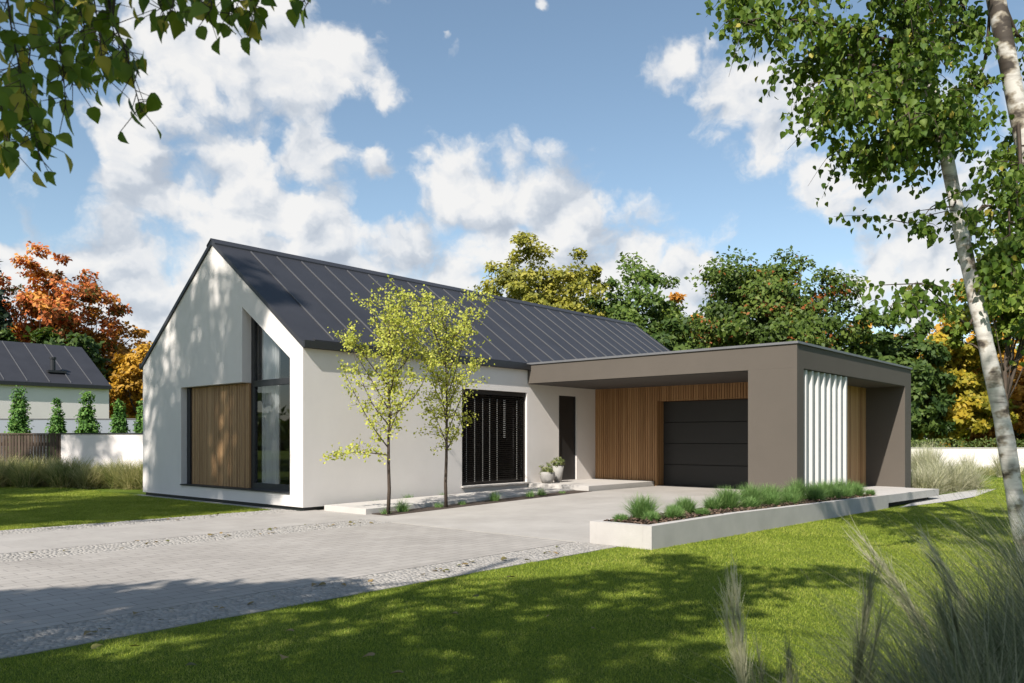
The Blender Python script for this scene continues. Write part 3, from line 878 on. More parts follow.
# reveal boards beside and above the door
for i in range(5):
    xa = x + .03 + i * .066
    b.box(xa, xa + .056, D0 - .022, D0 - .0015, .13, DT - .001, r.random())
    b.box(xa, xa + .056, D1 + .0015, D1 + .022, .13, DT - .001, r.random())
b.build('wood_cladding', M['wood'], garage)
b = MB(); dz = (DT - .135) / 4
for i in range(4):
    b.box(9.375, 9.41, D1 + .024, D0 - .024, .135 + i * dz + .007, .135 + (i + 1) * dz - .007)
gd = b.build('garage_door', M['doorgrey'], garage, bevel=.004)
b = MB(); b.box(9.405, 9.418, D1 + .024, D0 - .024, .13, DT); b.build('gasket', M['seamdark'], gd)
# white folded sheet screen on the right face
b = MB(); n = 8; x0s, x1s = 6.68, 9.20; p = (x1s - x0s) / n
prof = []
for i in range(n):
    xa = x0s + i * p
    prof += [(xa, -6.40), (xa + .12 * p, -6.40), (xa + .30 * p, -6.52), (xa + .52 * p, -6.52)]
prof += [(x1s, -6.40), (x1s, -6.30), (x0s, -6.30)]
b.prism(prof, [], lambda a, c, d: (a, c, d), -.05, GB - .016)
b.box(6.602, 6.678, -6.50, -6.30, -.05, GB - .016)
b.build('slat_screen', M['whitepanel'], garage)
b = MB(); b.box(6.602, 9.20, -6.298, -5.586, -.05, GB - .016); b.build('screen_core', M['plaster'], garage)
b = MB(); x = 9.203; r = random.Random(8)
while x < 13.19:
    x2 = min(x + .13, 13.19)
    b.box(x, x2 - .008, -5.608 - .004 * r.random(), -5.58, .04, GB - .016, r.random()); x = x2
b.box(9.203, 13.19, -5.58, -5.391, .04, GB - .016, .0)
b.build('wood_cladding', M['wood'], garage)
# concrete terrace and floating slab at the right end


def ptop(x): return .27 if x < 2 else .27 - (x - 2) * .0162


b = MB(); sb = lambda x: ptop(x) - .165
b.hexa([(8.997, -7.36, sb(9.0)), (13.0, -7.36, sb(13)), (13.0, -6.56, sb(13)), (8.997, -6.56, sb(9.0))], [(8.997, -7.36, ptop(9.0)), (13.0, -7.36, ptop(13)), (13.0, -6.56, ptop(13)), (8.997, -6.56, ptop(9))])
b.build('terrace_slab', M['slab'], garage)
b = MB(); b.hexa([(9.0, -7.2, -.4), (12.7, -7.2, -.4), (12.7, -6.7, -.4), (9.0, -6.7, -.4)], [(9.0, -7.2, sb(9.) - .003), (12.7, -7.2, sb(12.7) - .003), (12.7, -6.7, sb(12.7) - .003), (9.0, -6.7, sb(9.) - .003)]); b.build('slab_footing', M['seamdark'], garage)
b = MB(); b.hexa([(9.0, -6.558, -.06), (13.19, -6.558, -.09), (13.19, -5.62, -.09), (9.0, -5.62, -.06)], [(9.0, -6.558, ptop(9.)), (13.19, -6.558, ptop(13)), (13.19, -5.62, ptop(13)), (9.0, -5.62, ptop(9))]); b.build('porch_floor', M['slab'], garage)

# ------------------------------------------------------------------ planter
planter = thing('planter', 'long low pale concrete planter beside the driveway', 'planter', (0, 0, 0))
b = MB()
pl0, pl1 = -.16, 8.995


def pw(y0, y1, x0_, x1_):
    xs = [x0_] + [q for q in (2.0,) if x0_ < q < x1_] + [x1_]
    for a, c in zip(xs[:-1], xs[1:]):
        b.hexa([(a, y0, -.3), (c, y0, -.3), (c, y1, -.3), (a, y1, -.3)], [(a, y0, ptop(a)), (c, y0, ptop(c)), (c, y1, ptop(c)), (a, y1, ptop(a))])


pw(-7.36, -7.24, pl0, pl1)
pw(-6.56, -6.465, pl0, GX - .02)
pw(-7.239, -6.561, pl0, pl0 + .12)
b.build('planter_wall', M['concrete'], planter)
b = MB()
b.hexa([(pl0 + .121, -7.239, -.1), (8.99, -7.239, -.2), (8.99, -6.562, -.2), (pl0 + .121, -6.562, -.1)],
       [(pl0 + .121, -7.239, .25), (8.99, -7.239, ptop(8.99) - .012), (8.99, -6.562, ptop(8.99) - .012), (pl0 + .121, -6.562, .25)])
b.build('soil', M['soil'], planter)
r = np.random.default_rng(21); n = 5200
cx = pl0 + .14 + r.random(n) * 8.8; cy = -7.23 + r.random(n) * .66
cz = np.where(cx < 2, .262, .262 - (cx - 2) * .0162) + r.random(n) * .02 + .008 * np.sin(cx * 7)
pos = np.stack([cx, cy, cz], 1); tp = r.normal(size=(n, 3)) * [1, 1, .25]; nr = r.normal(size=(n, 3)) * .5 + [0, 0, 1]
V, Fc, k = leaf_arrays(pos, tp, nr, .03 + .045 * r.random(n), 'diamond', .5)
o = np_mesh('bark_mulch', V, Fc, M['chip'], None, np.repeat(r.random(n), k)); tag(o, 'brown bark mulch covering the soil of the concrete planter', 'mulch', kind='stuff')

ordn = ['first', 'second', 'third', 'fourth', 'fifth', 'sixth', 'seventh', 'eighth', 'ninth', 'tenth', 'eleventh', 'twelfth', 'thirteenth', 'fourteenth', 'fifteenth', 'sixteenth', 'seventeenth', 'eighteenth', 'nineteenth', 'twentieth',
        'twenty-first', 'twenty-second', 'twenty-third', 'twenty-fourth', 'twenty-fifth', 'twenty-sixth']
PT = [(.16, -6.72, .13, 0), (.42, -7.00, .17, 0), (.62, -6.75, .40, 1), (.95, -7.02, .20, 0), (1.25, -6.85, .22, 0), (1.75, -6.75, .28, 1), (1.62, -7.08, .13, 0), (2.55, -6.75, .27, 0), (2.85, -6.85, .42, 1),
      (3.15, -7.05, .24, 0), (3.75, -6.80, .46, 1), (4.0, -7.02, .30, 0), (4.55, -6.78, .42, 1), (4.75, -7.03, .26, 0), (5.2, -6.85, .34, 1), (5.65, -6.80, .48, 1), (5.85, -7.05, .32, 0), (6.35, -6.84, .40, 1), (6.75, -7.05, .3, 0), (7.05, -6.82, .42, 1), (7.4, -7.03, .28, 0),
      (7.7, -6.85, .44, 1), (8.05, -7.03, .30, 1), (8.35, -6.9, .36, 1), (8.75, -7.08, .16, 0)]
PT.sort(key=lambda q: q[0])
for i, (x, y, h, kind) in enumerate(PT):
    desc = 'upright spiky green grass tuft' if kind else 'low rounded green grass mound'
    tuft('grass_tuft', '%s in the planter, %s plant from its driveway end' % (desc, ordn[i]), 'grass tuft', (x, y, ptop(x) - .005), 1400 if kind else 1100, h * .88, .8 if kind else 1.15, .010, .8 if kind else .8,
         'tuft', 100 + i, 'grass tufts in the concrete planter', 3, .05 + .12 * h)

# plants in the strip by the house
BT = [(.55, -1.66, .13, 160), (.95, -1.62, .26, 300), (1.85, -1.6, .12, 140), (2.45, -1.60, .10, 140), (3.35, -1.62, .24, 260), (4.45, -1.62, .17, 220), (4.85, -1.6, .19, 220), (5.5, -1.65, .08, 120),
      (.75, -.13, .09, 130), (1.6, -.12, .10, 130), (2.4, -.13, .16, 160), (3.4, -.12, .12, 130)]
for i, (x, y, h, n) in enumerate(BT):
    where = 'against the base of the white side wall' if y > -1 else 'in the bed between slab and driveway'
    j = i if y < -1 else i - 8
    tuft('grass_tuft', 'small green tuft %s, %s from the gable corner' % (where, ordn[j]), 'grass tuft', (x, y, drive_z(x) + .004), n, h, .7, .009, .7, 'tuft', 200 + i, 'small tufts beside the side wall', 3, .08)

# pots at the entrance
def pot(label, x, y, prof, z):
    c = MB(); c.lathe(prof, 28); o = c.build('plant_pot', M['terra'], None, smooth=True, fix=True); o.location = (x, y, z)
    return tag(o, label, 'plant pot', 'grey pots at the entrance')


pot('squat round grey plant pot on the entrance step beside the blind window', 6.56, -.38, [(.0, .0), (.125, 0), (.165, .10), (.185, .20), (.178, .27), (.158, .27), (.15, .235), (0, .235)], .246)
pot('tall tapering grey plant pot on the entrance step beside the narrow door', 7.02, -.34, [(.0, .0), (.085, 0), (.115, .18), (.150, .40), (.135, .40), (.125, .36), (0, .36)], .246)
for (lab, x, y, z, rr, seed) in (('small green bushy plant growing in the squat grey pot', 6.56, -.38, .49, .19, 5), ('small green bushy plant growing in the tall grey pot', 7.02, -.34, .62, .17, 6)):
    r = np.random.default_rng(seed)
    t = thing('potted_plant', lab, 'plant', (x, y, z), 'plants in the entrance pots')
    pos, tp, nr, sz, tint, C = clump_crown(r, (0, 0, .10), (rr, rr, .14), 34, 1100, .035, -.01, 2.5, .25)
    V, Fc, k = leaf_arrays(pos, tp, nr, sz, 'diamond', .4); np_mesh('foliage', V, Fc, M['leaf_pot'], t, np.repeat(tint, k))
    c = MB()
    for q in C[:14]: c.tube([(0, 0, -.02), tuple(q)], [.006, .003], 5)
    c.build('stem', M['twig'], t)

# ------------------------------------------------------------------ two young trees by the side wall
def young_tree(label, base, h, seed, spread, n, low=None):
    r = np.random.default_rng(seed)
    t = thing('young_tree', label, 'tree', base, 'young trees in the bed by the side wall')
    tr = MB(); pts = [(.02 * r.normal() * (k > 0), .02 * r.normal() * (k > 0), h * .96 * k / 8 - .05 * (k == 0)) for k in range(9)]
    tr.tube(pts, [.036 - .0038 * k for k in range(9)], 8)
    ends = []
    nb = 17
    for i in range(nb):
        f = .28 + .62 * i / nb
        st = np.array([0, 0, h * f]); az = i * 2.4 + r.normal() * .4
        ln = spread * (1.15 - .55 * abs(f - .5) * 1.6) * (.75 + .5 * r.random())
        up = ln * (1.0 + 1.1 * r.random())
        up = min(up, h * 1.0 - st[2] + .05)
        e = st + np.array([math.cos(az) * ln, math.sin(az) * ln, up])
        if low is not None and i == 0: e = st + np.array(low)
        c = limb_curve(r, st, e, 5, -.10 if low is None or i else .12)
        tr.tube(c, [.013 - .002 * k for k in range(6)], 5)
        for k in range(1, 6):
            a = np.array(c[k])
            for q in range(2 if k < 5 else 3):
                e2 = a + r.normal(size=3) * np.array([.16, .16, .12]) + np.array([0, 0, .06])
                tr.tube([a, e2], [.005, .002], 4); ends.append((a, e2))
    for k in range(5, 9):
        a = np.array(pts[k])
        for q in range(2):
            e2 = a + r.normal(size=3) * np.array([.16, .16, .08]) + np.array([0, 0, .15]); tr.tube([a, e2], [.006, .002], 4); ends.append((a, e2))
    tr.build('trunk', M['twig'], t, smooth=True)
    ends = np.array(ends); j = r.integers(0, len(ends), n); u = r.random((n, 1)) * 1.15
    pos = ends[j, 0] * (1 - u) + ends[j, 1] * u + r.normal(size=(n, 3)) * .05
    tp = r.normal(size=(n, 3)) + np.array([0, 0, -.5]); nr = r.normal(size=(n, 3)) * .55 + np.array([-.75, -.45, .5])
    V, Fc, k = leaf_arrays(pos, tp, nr, .030 + .034 * r.random(n), 'diamond', .75)
    np_mesh('crown', V, Fc, M['leaf_lime'], t, np.repeat(np.clip(.5 + .25 * r.normal(size=n), 0, 1), k))
    return t


young_tree('slim young yellow green tree nearest the gable corner', (.54, -1.72, .0), 3.66, 31, .62, 5600, (-.66, .56, .02))
young_tree('slim young yellow green tree beside the dark blind window', (1.92, -1.72, .03), 3.78, 44, .62, 5400, None)

# ------------------------------------------------------------------ birch at the right of the lawn
def curve_pts(ctrl, n):
    """Catmull-Rom through control points"""
    P = [np.array(c, float) for c in ctrl]; P = [2 * P[0] - P[1]] + P + [2 * P[-1] - P[-2]]; out = []
    m = len(P) - 3
    for s in range(n + 1):
        u = s / n * m; i = min(int(u), m - 1); t = u - i; a, b_, c, d = P[i:i + 4]
        out.append(.5 * ((2 * b_) + (c - a) * t + (2 * a - 5 * b_ + 4 * c - d) * t * t + (3 * b_ - a - 3 * c + d) * t ** 3))
    return out


def local(p, base): return np.array(p) - np.array(base)


BD = 8.6
bb = at(1030, BD, z=float(gz(5, -10)))
birch = thing('birch_tree', 'leaning white barked birch with drooping leafy boughs beside the lawn', 'tree', tuple(bb))
tr = MB()
ctr = [at(1031, BD, z=-.15), at(1019, BD, 520), at(1004, BD, 430), at(985, BD, 340), at(967, BD + .05, 260), at(945, BD + .1, 150), at(925, BD + .2, 60), at(905, BD + .3, -60), at(895, BD + .4, -200)]
cp = curve_pts([local(q, bb) for q in ctr], 30)
tr.tube(cp, [(.125 if k == 0 else .094 - .0014 * k) * (1 + .05 * math.sin(k * 2.1)) for k in range(31)], 12)
# second stem that splits near the ground and climbs along the right edge
ctr2 = [at(1022, BD, 545), at(1052, BD + .35, 430), at(1060, BD + .6, 300), at(1030, BD + .5, 170), at(1004, BD + .4, 40), at(985, BD + .4, -60), at(960, BD + .4, -200)]
cp2 = curve_pts([local(q, bb) for q in ctr2], 26)
tr.tube(cp2, [.085 + .0006 * k for k in range(27)], 11)
tr.build('trunk', M['birch'], birch, smooth=True)
br = MB(); leafpos = []; rB = np.random.default_rng(77)


def bough(px_path, depth0, depth1, rad, nsub, hang, base=None, dens=1.0, kmin=2):
    """a limb along points, with thin hanging twigs that carry the leaves"""
    n_ = len(px_path)
    ctrl = [local(at(p[0], depth0 + (depth1 - depth0) * i / (n_ - 1), p[1]), bb) for i, p in enumerate(px_path)]
    if base is not None: ctrl = [base] + ctrl
    c = curve_pts(ctrl, 14)
    br.tube(c, [rad * (1 - .85 * k / 14) for k in range(15)], 6)
    for q in range(nsub):
        k = int(rB.integers(kmin, 15)); a = np.array(c[k])
        dr = rB.normal(size=3) * np.array([.30, .30, .12]); L = hang * (.5 + rB.random())
        e1 = a + dr * .6 + np.array([0, 0, -.08 * L]); e2 = a + dr + np.array([0, 0, -L])
        tw = curve_pts([a, e1, e2], 5)
        br.tube(tw, [.006, .005, .004, .003, .0025, .002], 4)
        m = int((18 + rB.integers(0, 12)) * dens)
        for s in range(m):
            u = .15 + .85 * rB.random(); f = u * 5; i = min(int(f), 4)
            p = tw[i] + (tw[i + 1] - tw[i]) * (f - i) + rB.normal(size=3) * .05
            leafpos.append(p)


def on(cpts, k): return cpts[k]


# boughs to the left of the leaning stem
bough([(900, 40), (840, 25), (780, 20), (742, 22)], BD + .1, BD - .5, .035, 34, .28, on(cp, 25))
bough([(895, -20), (830, -30), (770, -20), (740, 5)], BD, BD - .2, .035, 40, .36, on(cp, 28))
bough([(900, 75), (850, 55), (815, 55), (798, 70)], BD + .2, BD + .7, .03, 36, .30, on(cp, 23))
bough([(930, 60), (885, 75), (855, 100), (842, 112)], BD, BD - .5, .03, 36, .26, on(cp, 23))
bough([(940, 110), (900, 105), (850, 100), (808, 85)], BD + .1, BD - .5, .03, 36, .30, on(cp, 22))
bough([(935, 130), (905, 130), (875, 145), (862, 155)], BD, BD + .8, .026, 40, .28, on(cp, 21))
bough([(950, 140), (915, 130), (890, 150), (880, 165)], BD, BD + .7, .024, 26, .24, on(cp, 20))
bough([(930, 10), (950, -10), (965, 10), (972, 40)], BD + .6, BD + 1.2, .03, 30, .25, on(cp, 26))
bough([(900, 0), (870, 30), (860, 70), (850, 95)], BD, BD + 1.2, .03, 46, .35, on(cp, 27))
bough([(920, 30), (900, 60), (905, 95), (910, 120)], BD + .2, BD - 1.0, .028, 44, .3, on(cp, 25))
# right hand side
bough([(985, 60), (972, 90), (962, 115), (962, 130)], BD + .6, BD + .4, .02, 20, .25, on(cp2, 20))
bough([(1015, 130), (1032, 150), (1042, 190), (1050, 240)], BD + .8, BD + .5, .024, 36, .32, on(cp2, 17), 1.0, 5)
bough([(1020, 170), (1010, 200), (1010, 240), (1012, 275)], BD + .3, BD - .4, .022, 46, .28, on(cp2, 15))
bough([(1020, 40), (1050, 20), (1080, 60), (1095, 120)], BD + .7, BD + .9, .03, 44, .3, on(cp2, 21), 1.0, 5)
bough([(1040, 220), (1020, 240), (1000, 265), (985, 285)], BD + .3, BD - .2, .018, 22, .22, on(cp2, 13))
bough([(972, 215), (985, 205), (1000, 215), (1012, 235)], BD + .4, BD + .6, .016, 12, .2, on(cp, 17))
bough([(955, 205), (935, 205), (925, 215), (918, 225)], BD, BD + .1, .012, 7, .14, on(cp, 18))
bough([(968, 325), (945, 305), (922, 300), (895, 312)], BD, BD - .9, .018, 13, .13, on(cp, 13), .6, 7)
bough([(945, 305), (930, 290), (915, 283), (905, 296)], BD - .3, BD - .6, .010, 7, .12, None, .6, 6)
bough([(1062, 300), (1060, 330), (1075, 350), (1090, 380)], BD + .5, BD + .3, .02, 20, .3, on(cp2, 9))
# boughs above the frame that shade the lawn
for i in range(2):
    a_ = i * 1.3
    bough([(900 + 30 * math.cos(a_), -120 - 14 * i), (900 + 120 * math.cos(a_), -150 - 14 * i), (900 + 190 * math.cos(a_), -110 - 14 * i)], BD + .1, BD + .1 - .5 * abs(math.sin(a_)), .03, 20, .4, on(cp, 29))
for (sx, sy, rad) in ((4.2, -9.1, .5), (3.4, -10.1, .55), (5.2, -9.5, .5), (1.6, -11.0, .45), (2.2, -10.8, .4), (5.9, -8.9, .35), (2.6, -10.6, .4)):
    z_ = 6.4 + .9 * rB.random(); q = local((sx - 1.111 * z_, sy - .272 * z_, z_), bb)
    br.tube(limb_curve(rB, cp[27], q, 4, .05), [.03, .024, .018, .012, .006], 5)
    for t_ in range(int(700 * rad)):
        d_ = norm(rB.normal(size=3)) * rB.random() ** .45 * rad; d_[2] *= .6; leafpos.append(q + d_)
br.build('branch', M['twig'], birch, smooth=True)
P = np.array(leafpos); n = len(P)
tp = rB.normal(size=(n, 3)) * .55 + np.array([0, 0, -1.0]); nr = rB.normal(size=(n, 3)) * .8 - .45 * FW + np.array([-.4, 0, .35])
V, Fc, k = leaf_arrays(P, tp, nr, .056 + .032 * rB.random(n), 'ovate')
np_mesh('crown', V, Fc, M['leaf_birchl'], birch, np.repeat(np.clip(.5 + .24 * rB.normal(size=n), 0, 1), k))

# ------------------------------------------------------------------ birch behind the viewpoint: its twigs hang into the upper left
ob = (-11.4, -9.0, 0.0)
over = thing('birch_tree', 'birch beside the driveway whose leafy twigs hang into the upper left', 'tree', ob)
rO = np.random.default_rng(5)
tr = MB(); tp_ = [(0, 0, -.2), (.05, .03, 1.5), (.0, .1, 3.0), (.12, .05, 4.6), (.1, .0, 6.5), (.2, .05, 8.5)]
tr.tube(curve_pts(tp_, 16), [.17 - .008 * k for k in range(17)], 10)
tr.build('trunk', M['birch'], over, smooth=True)
br = MB(); LP = []; LT = []
lb = lambda px, d, py: local(at(px, d, py), ob)


def twig(path, depth, rad, nleaf, start=None, spread=.042, d2=None):
    d2 = depth if d2 is None else d2; n_ = len(path)
    c = [lb(p[0], depth + (d2 - depth) * i / max(1, n_ - 1), p[1]) for i, p in enumerate(path)]
    if start is not None: c = [np.array(start)] + c
    c = curve_pts(c, 12); br.tube(c, [rad * (1 - .7 * k / 12) for k in range(13)], 5)
    for s in range(nleaf):
        u = (.0 + 1.0 * (s + .5 * rO.random()) / nleaf) if start is None else .45 + .55 * rO.random()
        f = u * 12; i = min(int(f), 11); a = c[i] + (c[i + 1] - c[i]) * (f - i)
        e = a + rO.normal(size=3) * spread + np.array([0, 0, -.012])
        br.tube([a, e], [.0016, .001], 4, False); LP.append(e); LT.append(rO.normal(size=3) * .45 + np.array([0, 0, -1.0]))


limb = [(.0, .1, 3.1)] + [tuple(lb(p[0], p[2], p[1])) for p in ((-150, -190, 2.9), (60, -150, 2.7), (220, -130, 2.8), (330, -120, 3.0))]
lc = curve_pts(limb, 20); br.tube(lc, [.032 - .0014 * k for k in range(21)], 7)
TW = [([(-40, -60), (-20, 40), (0, 100), (10, 150)], 2.6, 26), ([(0, -80), (10, 20), (25, 90), (40, 160)], 2.35, 26), ([(20, -80), (32, 10), (28, 70), (22, 120)], 2.8, 24), ([(40, -90), (55, 10), (62, 60), (66, 110)], 2.5, 24),
      ([(60, -90), (78, 0), (85, 40), (70, 90)], 2.9, 22), ([(75, -80), (92, -10), (100, 40), (104, 80)], 2.7, 20), ([(95, -80), (108, -10), (112, 25), (124, 58)], 2.5, 15), ([(112, 20), (126, 52), (134, 85), (142, 112)], 2.45, 11),
      ([(-30, -20), (-25, 60), (-20, 120), (-15, 150)], 2.2, 20), ([(10, -60), (50, -10), (86, 20), (110, 30)], 3.0, 18), ([(-60, 20), (-20, 70), (20, 110), (50, 140)], 3.0, 20),
      ([(150, -60), (155, -15), (160, 5), (164, 14)], 2.6, 9), ([(165, -60), (170, -20), (173, 2), (172, 12)], 2.5, 6), ([(195, -60), (205, -15), (212, 5), (208, 14)], 2.4, 9), ([(215, -50), (228, -10), (232, 8), (230, 22)], 2.6, 10),
      ([(240, -50), (248, -12), (252, 4), (256, 8)], 2.55, 9), ([(262, -60), (275, -20), (300, -5), (306, 4)], 2.5, 4), ([(185, -50), (190, -20), (196, -5), (198, 0)], 2.7, 6), ([(306, -40), (307, -15), (308, 0), (308, 4)], 2.4, 2),
      ([(230, -70), (235, -30), (243, -12), (240, -2)], 2.8, 8)]
for path, dp, nl in TW:
    a = lb(path[0][0], dp, path[0][1]); j = int(np.argmin([np.linalg.norm(np.array(q) - a) for q in lc]))
    br.tube([lc[j], a], [.006, .004], 5); twig(path, dp, .0038, int(nl * 2.3))
# upper crown, out of sight overhead, which throws the dappled shade
def shade_boughs(rr, centers, nper, base_pts, out, lp, lt, sz=.7):
    for (c_, rad, n_) in centers:
        c_ = np.array(c_); st = np.array(base_pts[int(np.argmin([np.linalg.norm(np.array(q) - c_) for q in base_pts]))])
        out.tube(limb_curve(rr, st, c_, 4, .05), [.035, .028, .02, .014, .008], 5)
        for s in range(n_):
            d = norm(rr.normal(size=3)) * rr.random() ** .4 * rad; d[2] *= .7
            lp.append(c_ + d); lt.append(rr.normal(size=3) * .8 + np.array([0, 0, -.7]))


SP = [(-7.2, -4.9, .8), (-6.3, -5.2, .7), (-5.6, -5.6, .7), (-5.0, -6.1, .6), (-4.4, -6.5, .55), (-7.6, -6.1, .9), (-6.6, -6.4, .8), (-5.6, -6.7, .5), (-8.4, -5.2, .9),
      (-5.5, -8.0, .8), (-4.8, -8.9, .75), (-4.2, -9.5, .6), (-3.6, -9.0, .5), (-6.5, -8.6, .9), (-6.0, -9.6, .9), (-5.1, -10.4, .7), (-7, -7.4, .6),
      (-2.9, -8.0, .45), (-2.4, -9.2, .5), (-1.2, -8.7, .5), (-.6, -9.6, .45), (-1.8, -9.1, .45), (-.6, -7.95, .3), (-2.0, -8.2, .35),
      (-4.7, -11.8, .7), (-6.4, -12.2, .9), (-5.2, -12.6, .9), (-4.2, -12.4, .8), (-3.6, -11.8, .5), (-4.6, -10.4, .5), (-5.6, -9.0, .6), (-3.2, -9.3, .35), (-3.0, -11.3, .35), (-4.1, -8.3, .3), (-7.4, -8.2, .8)]
CC = []
for (sx, sy, rad) in SP:
    z = 5.2 + 2.6 * rO.random()
    lawn_ = sy < -7.8 and sy > -10.8
    CC.append(((sx - 1.111 * z - ob[0], sy - .272 * z - ob[1], z), rad * (1.25 if lawn_ else 1), int((520 if lawn_ else 900) * rad ** 1.3)))
shade_boughs(rO, CC, 0, [q for q in curve_pts(tp_, 16)[6:]], br, LP, LT)
br.build('branch', M['twig'], over, smooth=True)
P = np.array(LP); n = len(P); T = np.array(LT)
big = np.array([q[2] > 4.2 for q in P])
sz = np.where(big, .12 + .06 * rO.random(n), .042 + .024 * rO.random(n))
nr = rO.normal(size=(n, 3)) * .7 - .5 * FW + np.array([-.3, 0, .3])
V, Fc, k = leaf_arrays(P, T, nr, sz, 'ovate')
np_mesh('crown', V, Fc, M['leaf_birchl'], over, np.repeat(np.clip(np.where(big, .5, .78) + .24 * rO.normal(size=n), 0, 1), k))  # low twig leaves tinted lighter to look sunlit beneath the shading crown

# trees on the other side of the drive (left of the frame) that dapple the gable and the left lawn
tree('shade_tree', 'tall leafy tree left of the path that dapples the gable', 'tree', (-15, .2, 0), 18.5, 3.1, 13.6, 4.9, 'green', 17000, 80, .24, 401, .26, 'shade trees left of the path', 6, crown_clump=.15, hollow=.1, vst=2.1)
tree('shade_tree', 'broad leafy tree at the left lawn edge beyond the path', 'tree', (-16, 6.2, 0), 15, 3.2, 10.5, 4.4, 'green', 15000, 64, .24, 402, .24, 'shade trees left of the path', 5, crown_clump=.17, hollow=.1, vst=1.4)
tree('shade_tree', 'round crowned tree on the far left lawn', 'tree', (-13.5, 8.6, 0), 15.5, 3.1, 12.2, 3.2, 'green', 3200, 40, .22, 403, .18, 'shade trees left of the path', 2.6, crown_clump=.18, hollow=.1)

tree('shade_tree', 'wide tree farther left beyond the lawn', 'tree', (-20, 17, 0), 12, 4.5, 7, 5, 'green', 9000, 60, .4, 404, .24, 'shade trees left of the path', 1.5, crown_clump=.2)
tree('shade_tree', 'wide tree farthest left beyond the lawn', 'tree', (-27, 25, 0), 14, 6, 8, 6, 'green', 9000, 60, .5, 405, .24, 'shade trees left of the path', 1.5, crown_clump=.2)
# ------------------------------------------------------------------ left: garden wall, fence, neighbour, shrubs
Rz = ANG - math.radians(90)      # things that run square to the view


def face_on(name, label, cat, px, depth, group=None):
    p = at(px, depth); return thing(name, label, cat, (p[0], p[1], 0), group, Rz)


dW = 23.2; ppm = F / dW
o = face_on('garden_wall', 'white rendered garden wall behind pale grasses left of the house', 'wall', 61, dW)
c = MB(); c.box(0, 5.2, 0, .25, -.1, 1.44); c.build('wall', M['nwall'], o)
c = MB(); c.box(-.02, 5.22, -.02, .27, 1.441, 1.475); c.build('coping', M['darkmetal'], o)
o = face_on('wooden_fence', 'dark brown vertical board fence at the left edge beside white wall', 'fence', 61, dW)
c = MB(); x = -.01; r = random.Random(4)
while x > -9:
    c.box(x - .072, x, .02 + .008 * r.random(), .05, .04, 1.43, .2 + .6 * r.random()); x -= .092
c.build('board', M['fencewood'], o)
c = MB(); c.box(-9, -.012, .052, .10, .3, .4); c.box(-9, -.012, .052, .10, 1.1, 1.2); c.box(-9, -.012, .0, .16, 1.432, 1.47)
for q in range(5): c.box(-.15 - 2.1 * q, -.06 - 2.1 * q, .101, .19, -.1, 1.40)
c.build('fence_frame', M['fencewood'], o)
CY = [(19, 392, 27.5, 'largest'), (57, 404, 27.3, 'second from the left edge'), (87, 395, 27.1, 'third from the left edge'), (119, 404, 27.2, 'second from the gable'), (143, 403, 27.0, 'partly hidden by the gable corner'), (-20, 398, 27.4, 'just beyond the left edge')]
for i, (px, py, d, desc) in enumerate(CY):
    p = at(px, d); h = EYE + (HY - py) / F * d
    hw = .36 if py < 398 else .27
    cone = lambda P_: np.stack([P_[:, 0] * np.clip(1.02 - .45 * (P_[:, 2] + 1), .12, 1), P_[:, 1] * np.clip(1.02 - .45 * (P_[:, 2] + 1), .12, 1), P_[:, 2]], 1)
    tree('cypress_shrub', 'conical bright green shrub behind the garden wall, ' + desc, 'shrub', (p[0], p[1], -.02), h, hw, h * .54, h * .46, 'cypress', 9000, 220, .10, 500 + i, .04, 'conical shrubs behind the garden wall', None,
         shape=cone, crown_clump=.30, limbs=5)
# low retaining wall of the neighbour's garden
o = face_on('retaining_wall', 'long plain retaining wall with painted blue grey shade behind conical shrubs', 'wall', -60, 31)
c = MB(); c.box(-6, 10.5, 0, .3, -.1, 2.06); c.build('wall', surf('shade_tinted_render', (.22, .24, .27), .9, .03, .8), o); c = MB(); c.box(-6.02, 10.52, -.02, .32, 2.061, 2.10); c.build('coping', M['coping'], o)  # wall base colour darkened and blued to stand for shade on it
o = thing('house', 'neighbouring white house with dark seamed roof beyond the garden wall', 'house', tuple(at(109, 44)), None, 0.0)
nb = o; k_ = 44 / F
ez = EYE + (HY - 388) * k_; rz_ = EYE + (HY - 345) * k_
c = MB(); c.box(-26, 0, 0, 8, -.2, ez); c.prism([(0, ez + .001), (8, ez + .001), (4, rz_ - .05)], [], lambda a, b_, d: (d, a, b_), -26, -.02); c.build('wall', M['nwall'], nb)
sl = (rz_ - ez) / 4
c = MB()
for (ya, yb) in ((-.12, 4), (4, 8.12)):
    zz = lambda y, u: ez + .03 + sl * (y if y <= 4 else 8 - y) + u
    c.hexa([(-26, ya, zz(ya, 0)), (.06, ya, zz(ya, 0)), (.06, yb, zz(yb, 0)), (-26, yb, zz(yb, 0))], [(-26, ya, zz(ya, .16)), (.06, ya, zz(ya, .16)), (.06, yb, zz(yb, .16)), (-26, yb, zz(yb, .16))])
rf = c.build('roof', M['roof'], nb)
c = MB()
for q in range(24):
    x = -.9 - q * 1.05
    c.hexa([(x - .02, -.05, zz(-.05, .158)), (x + .02, -.05, zz(-.05, .158)), (x + .02, 3.9, zz(3.9, .158)), (x - .02, 3.9, zz(3.9, .158))], [(x - .014, -.05, zz(-.05, .21)), (x + .014, -.05, zz(-.05, .21)), (x + .014, 3.9, zz(3.9, .21)), (x - .014, 3.9, zz(3.9, .21))])
c.build('standing_seam', M['seam'], rf)
c = MB(); c.box(-26, .06, -.22, -.121, ez - .08, ez + .10); c.build('gutter', M['darkmetal'], rf)
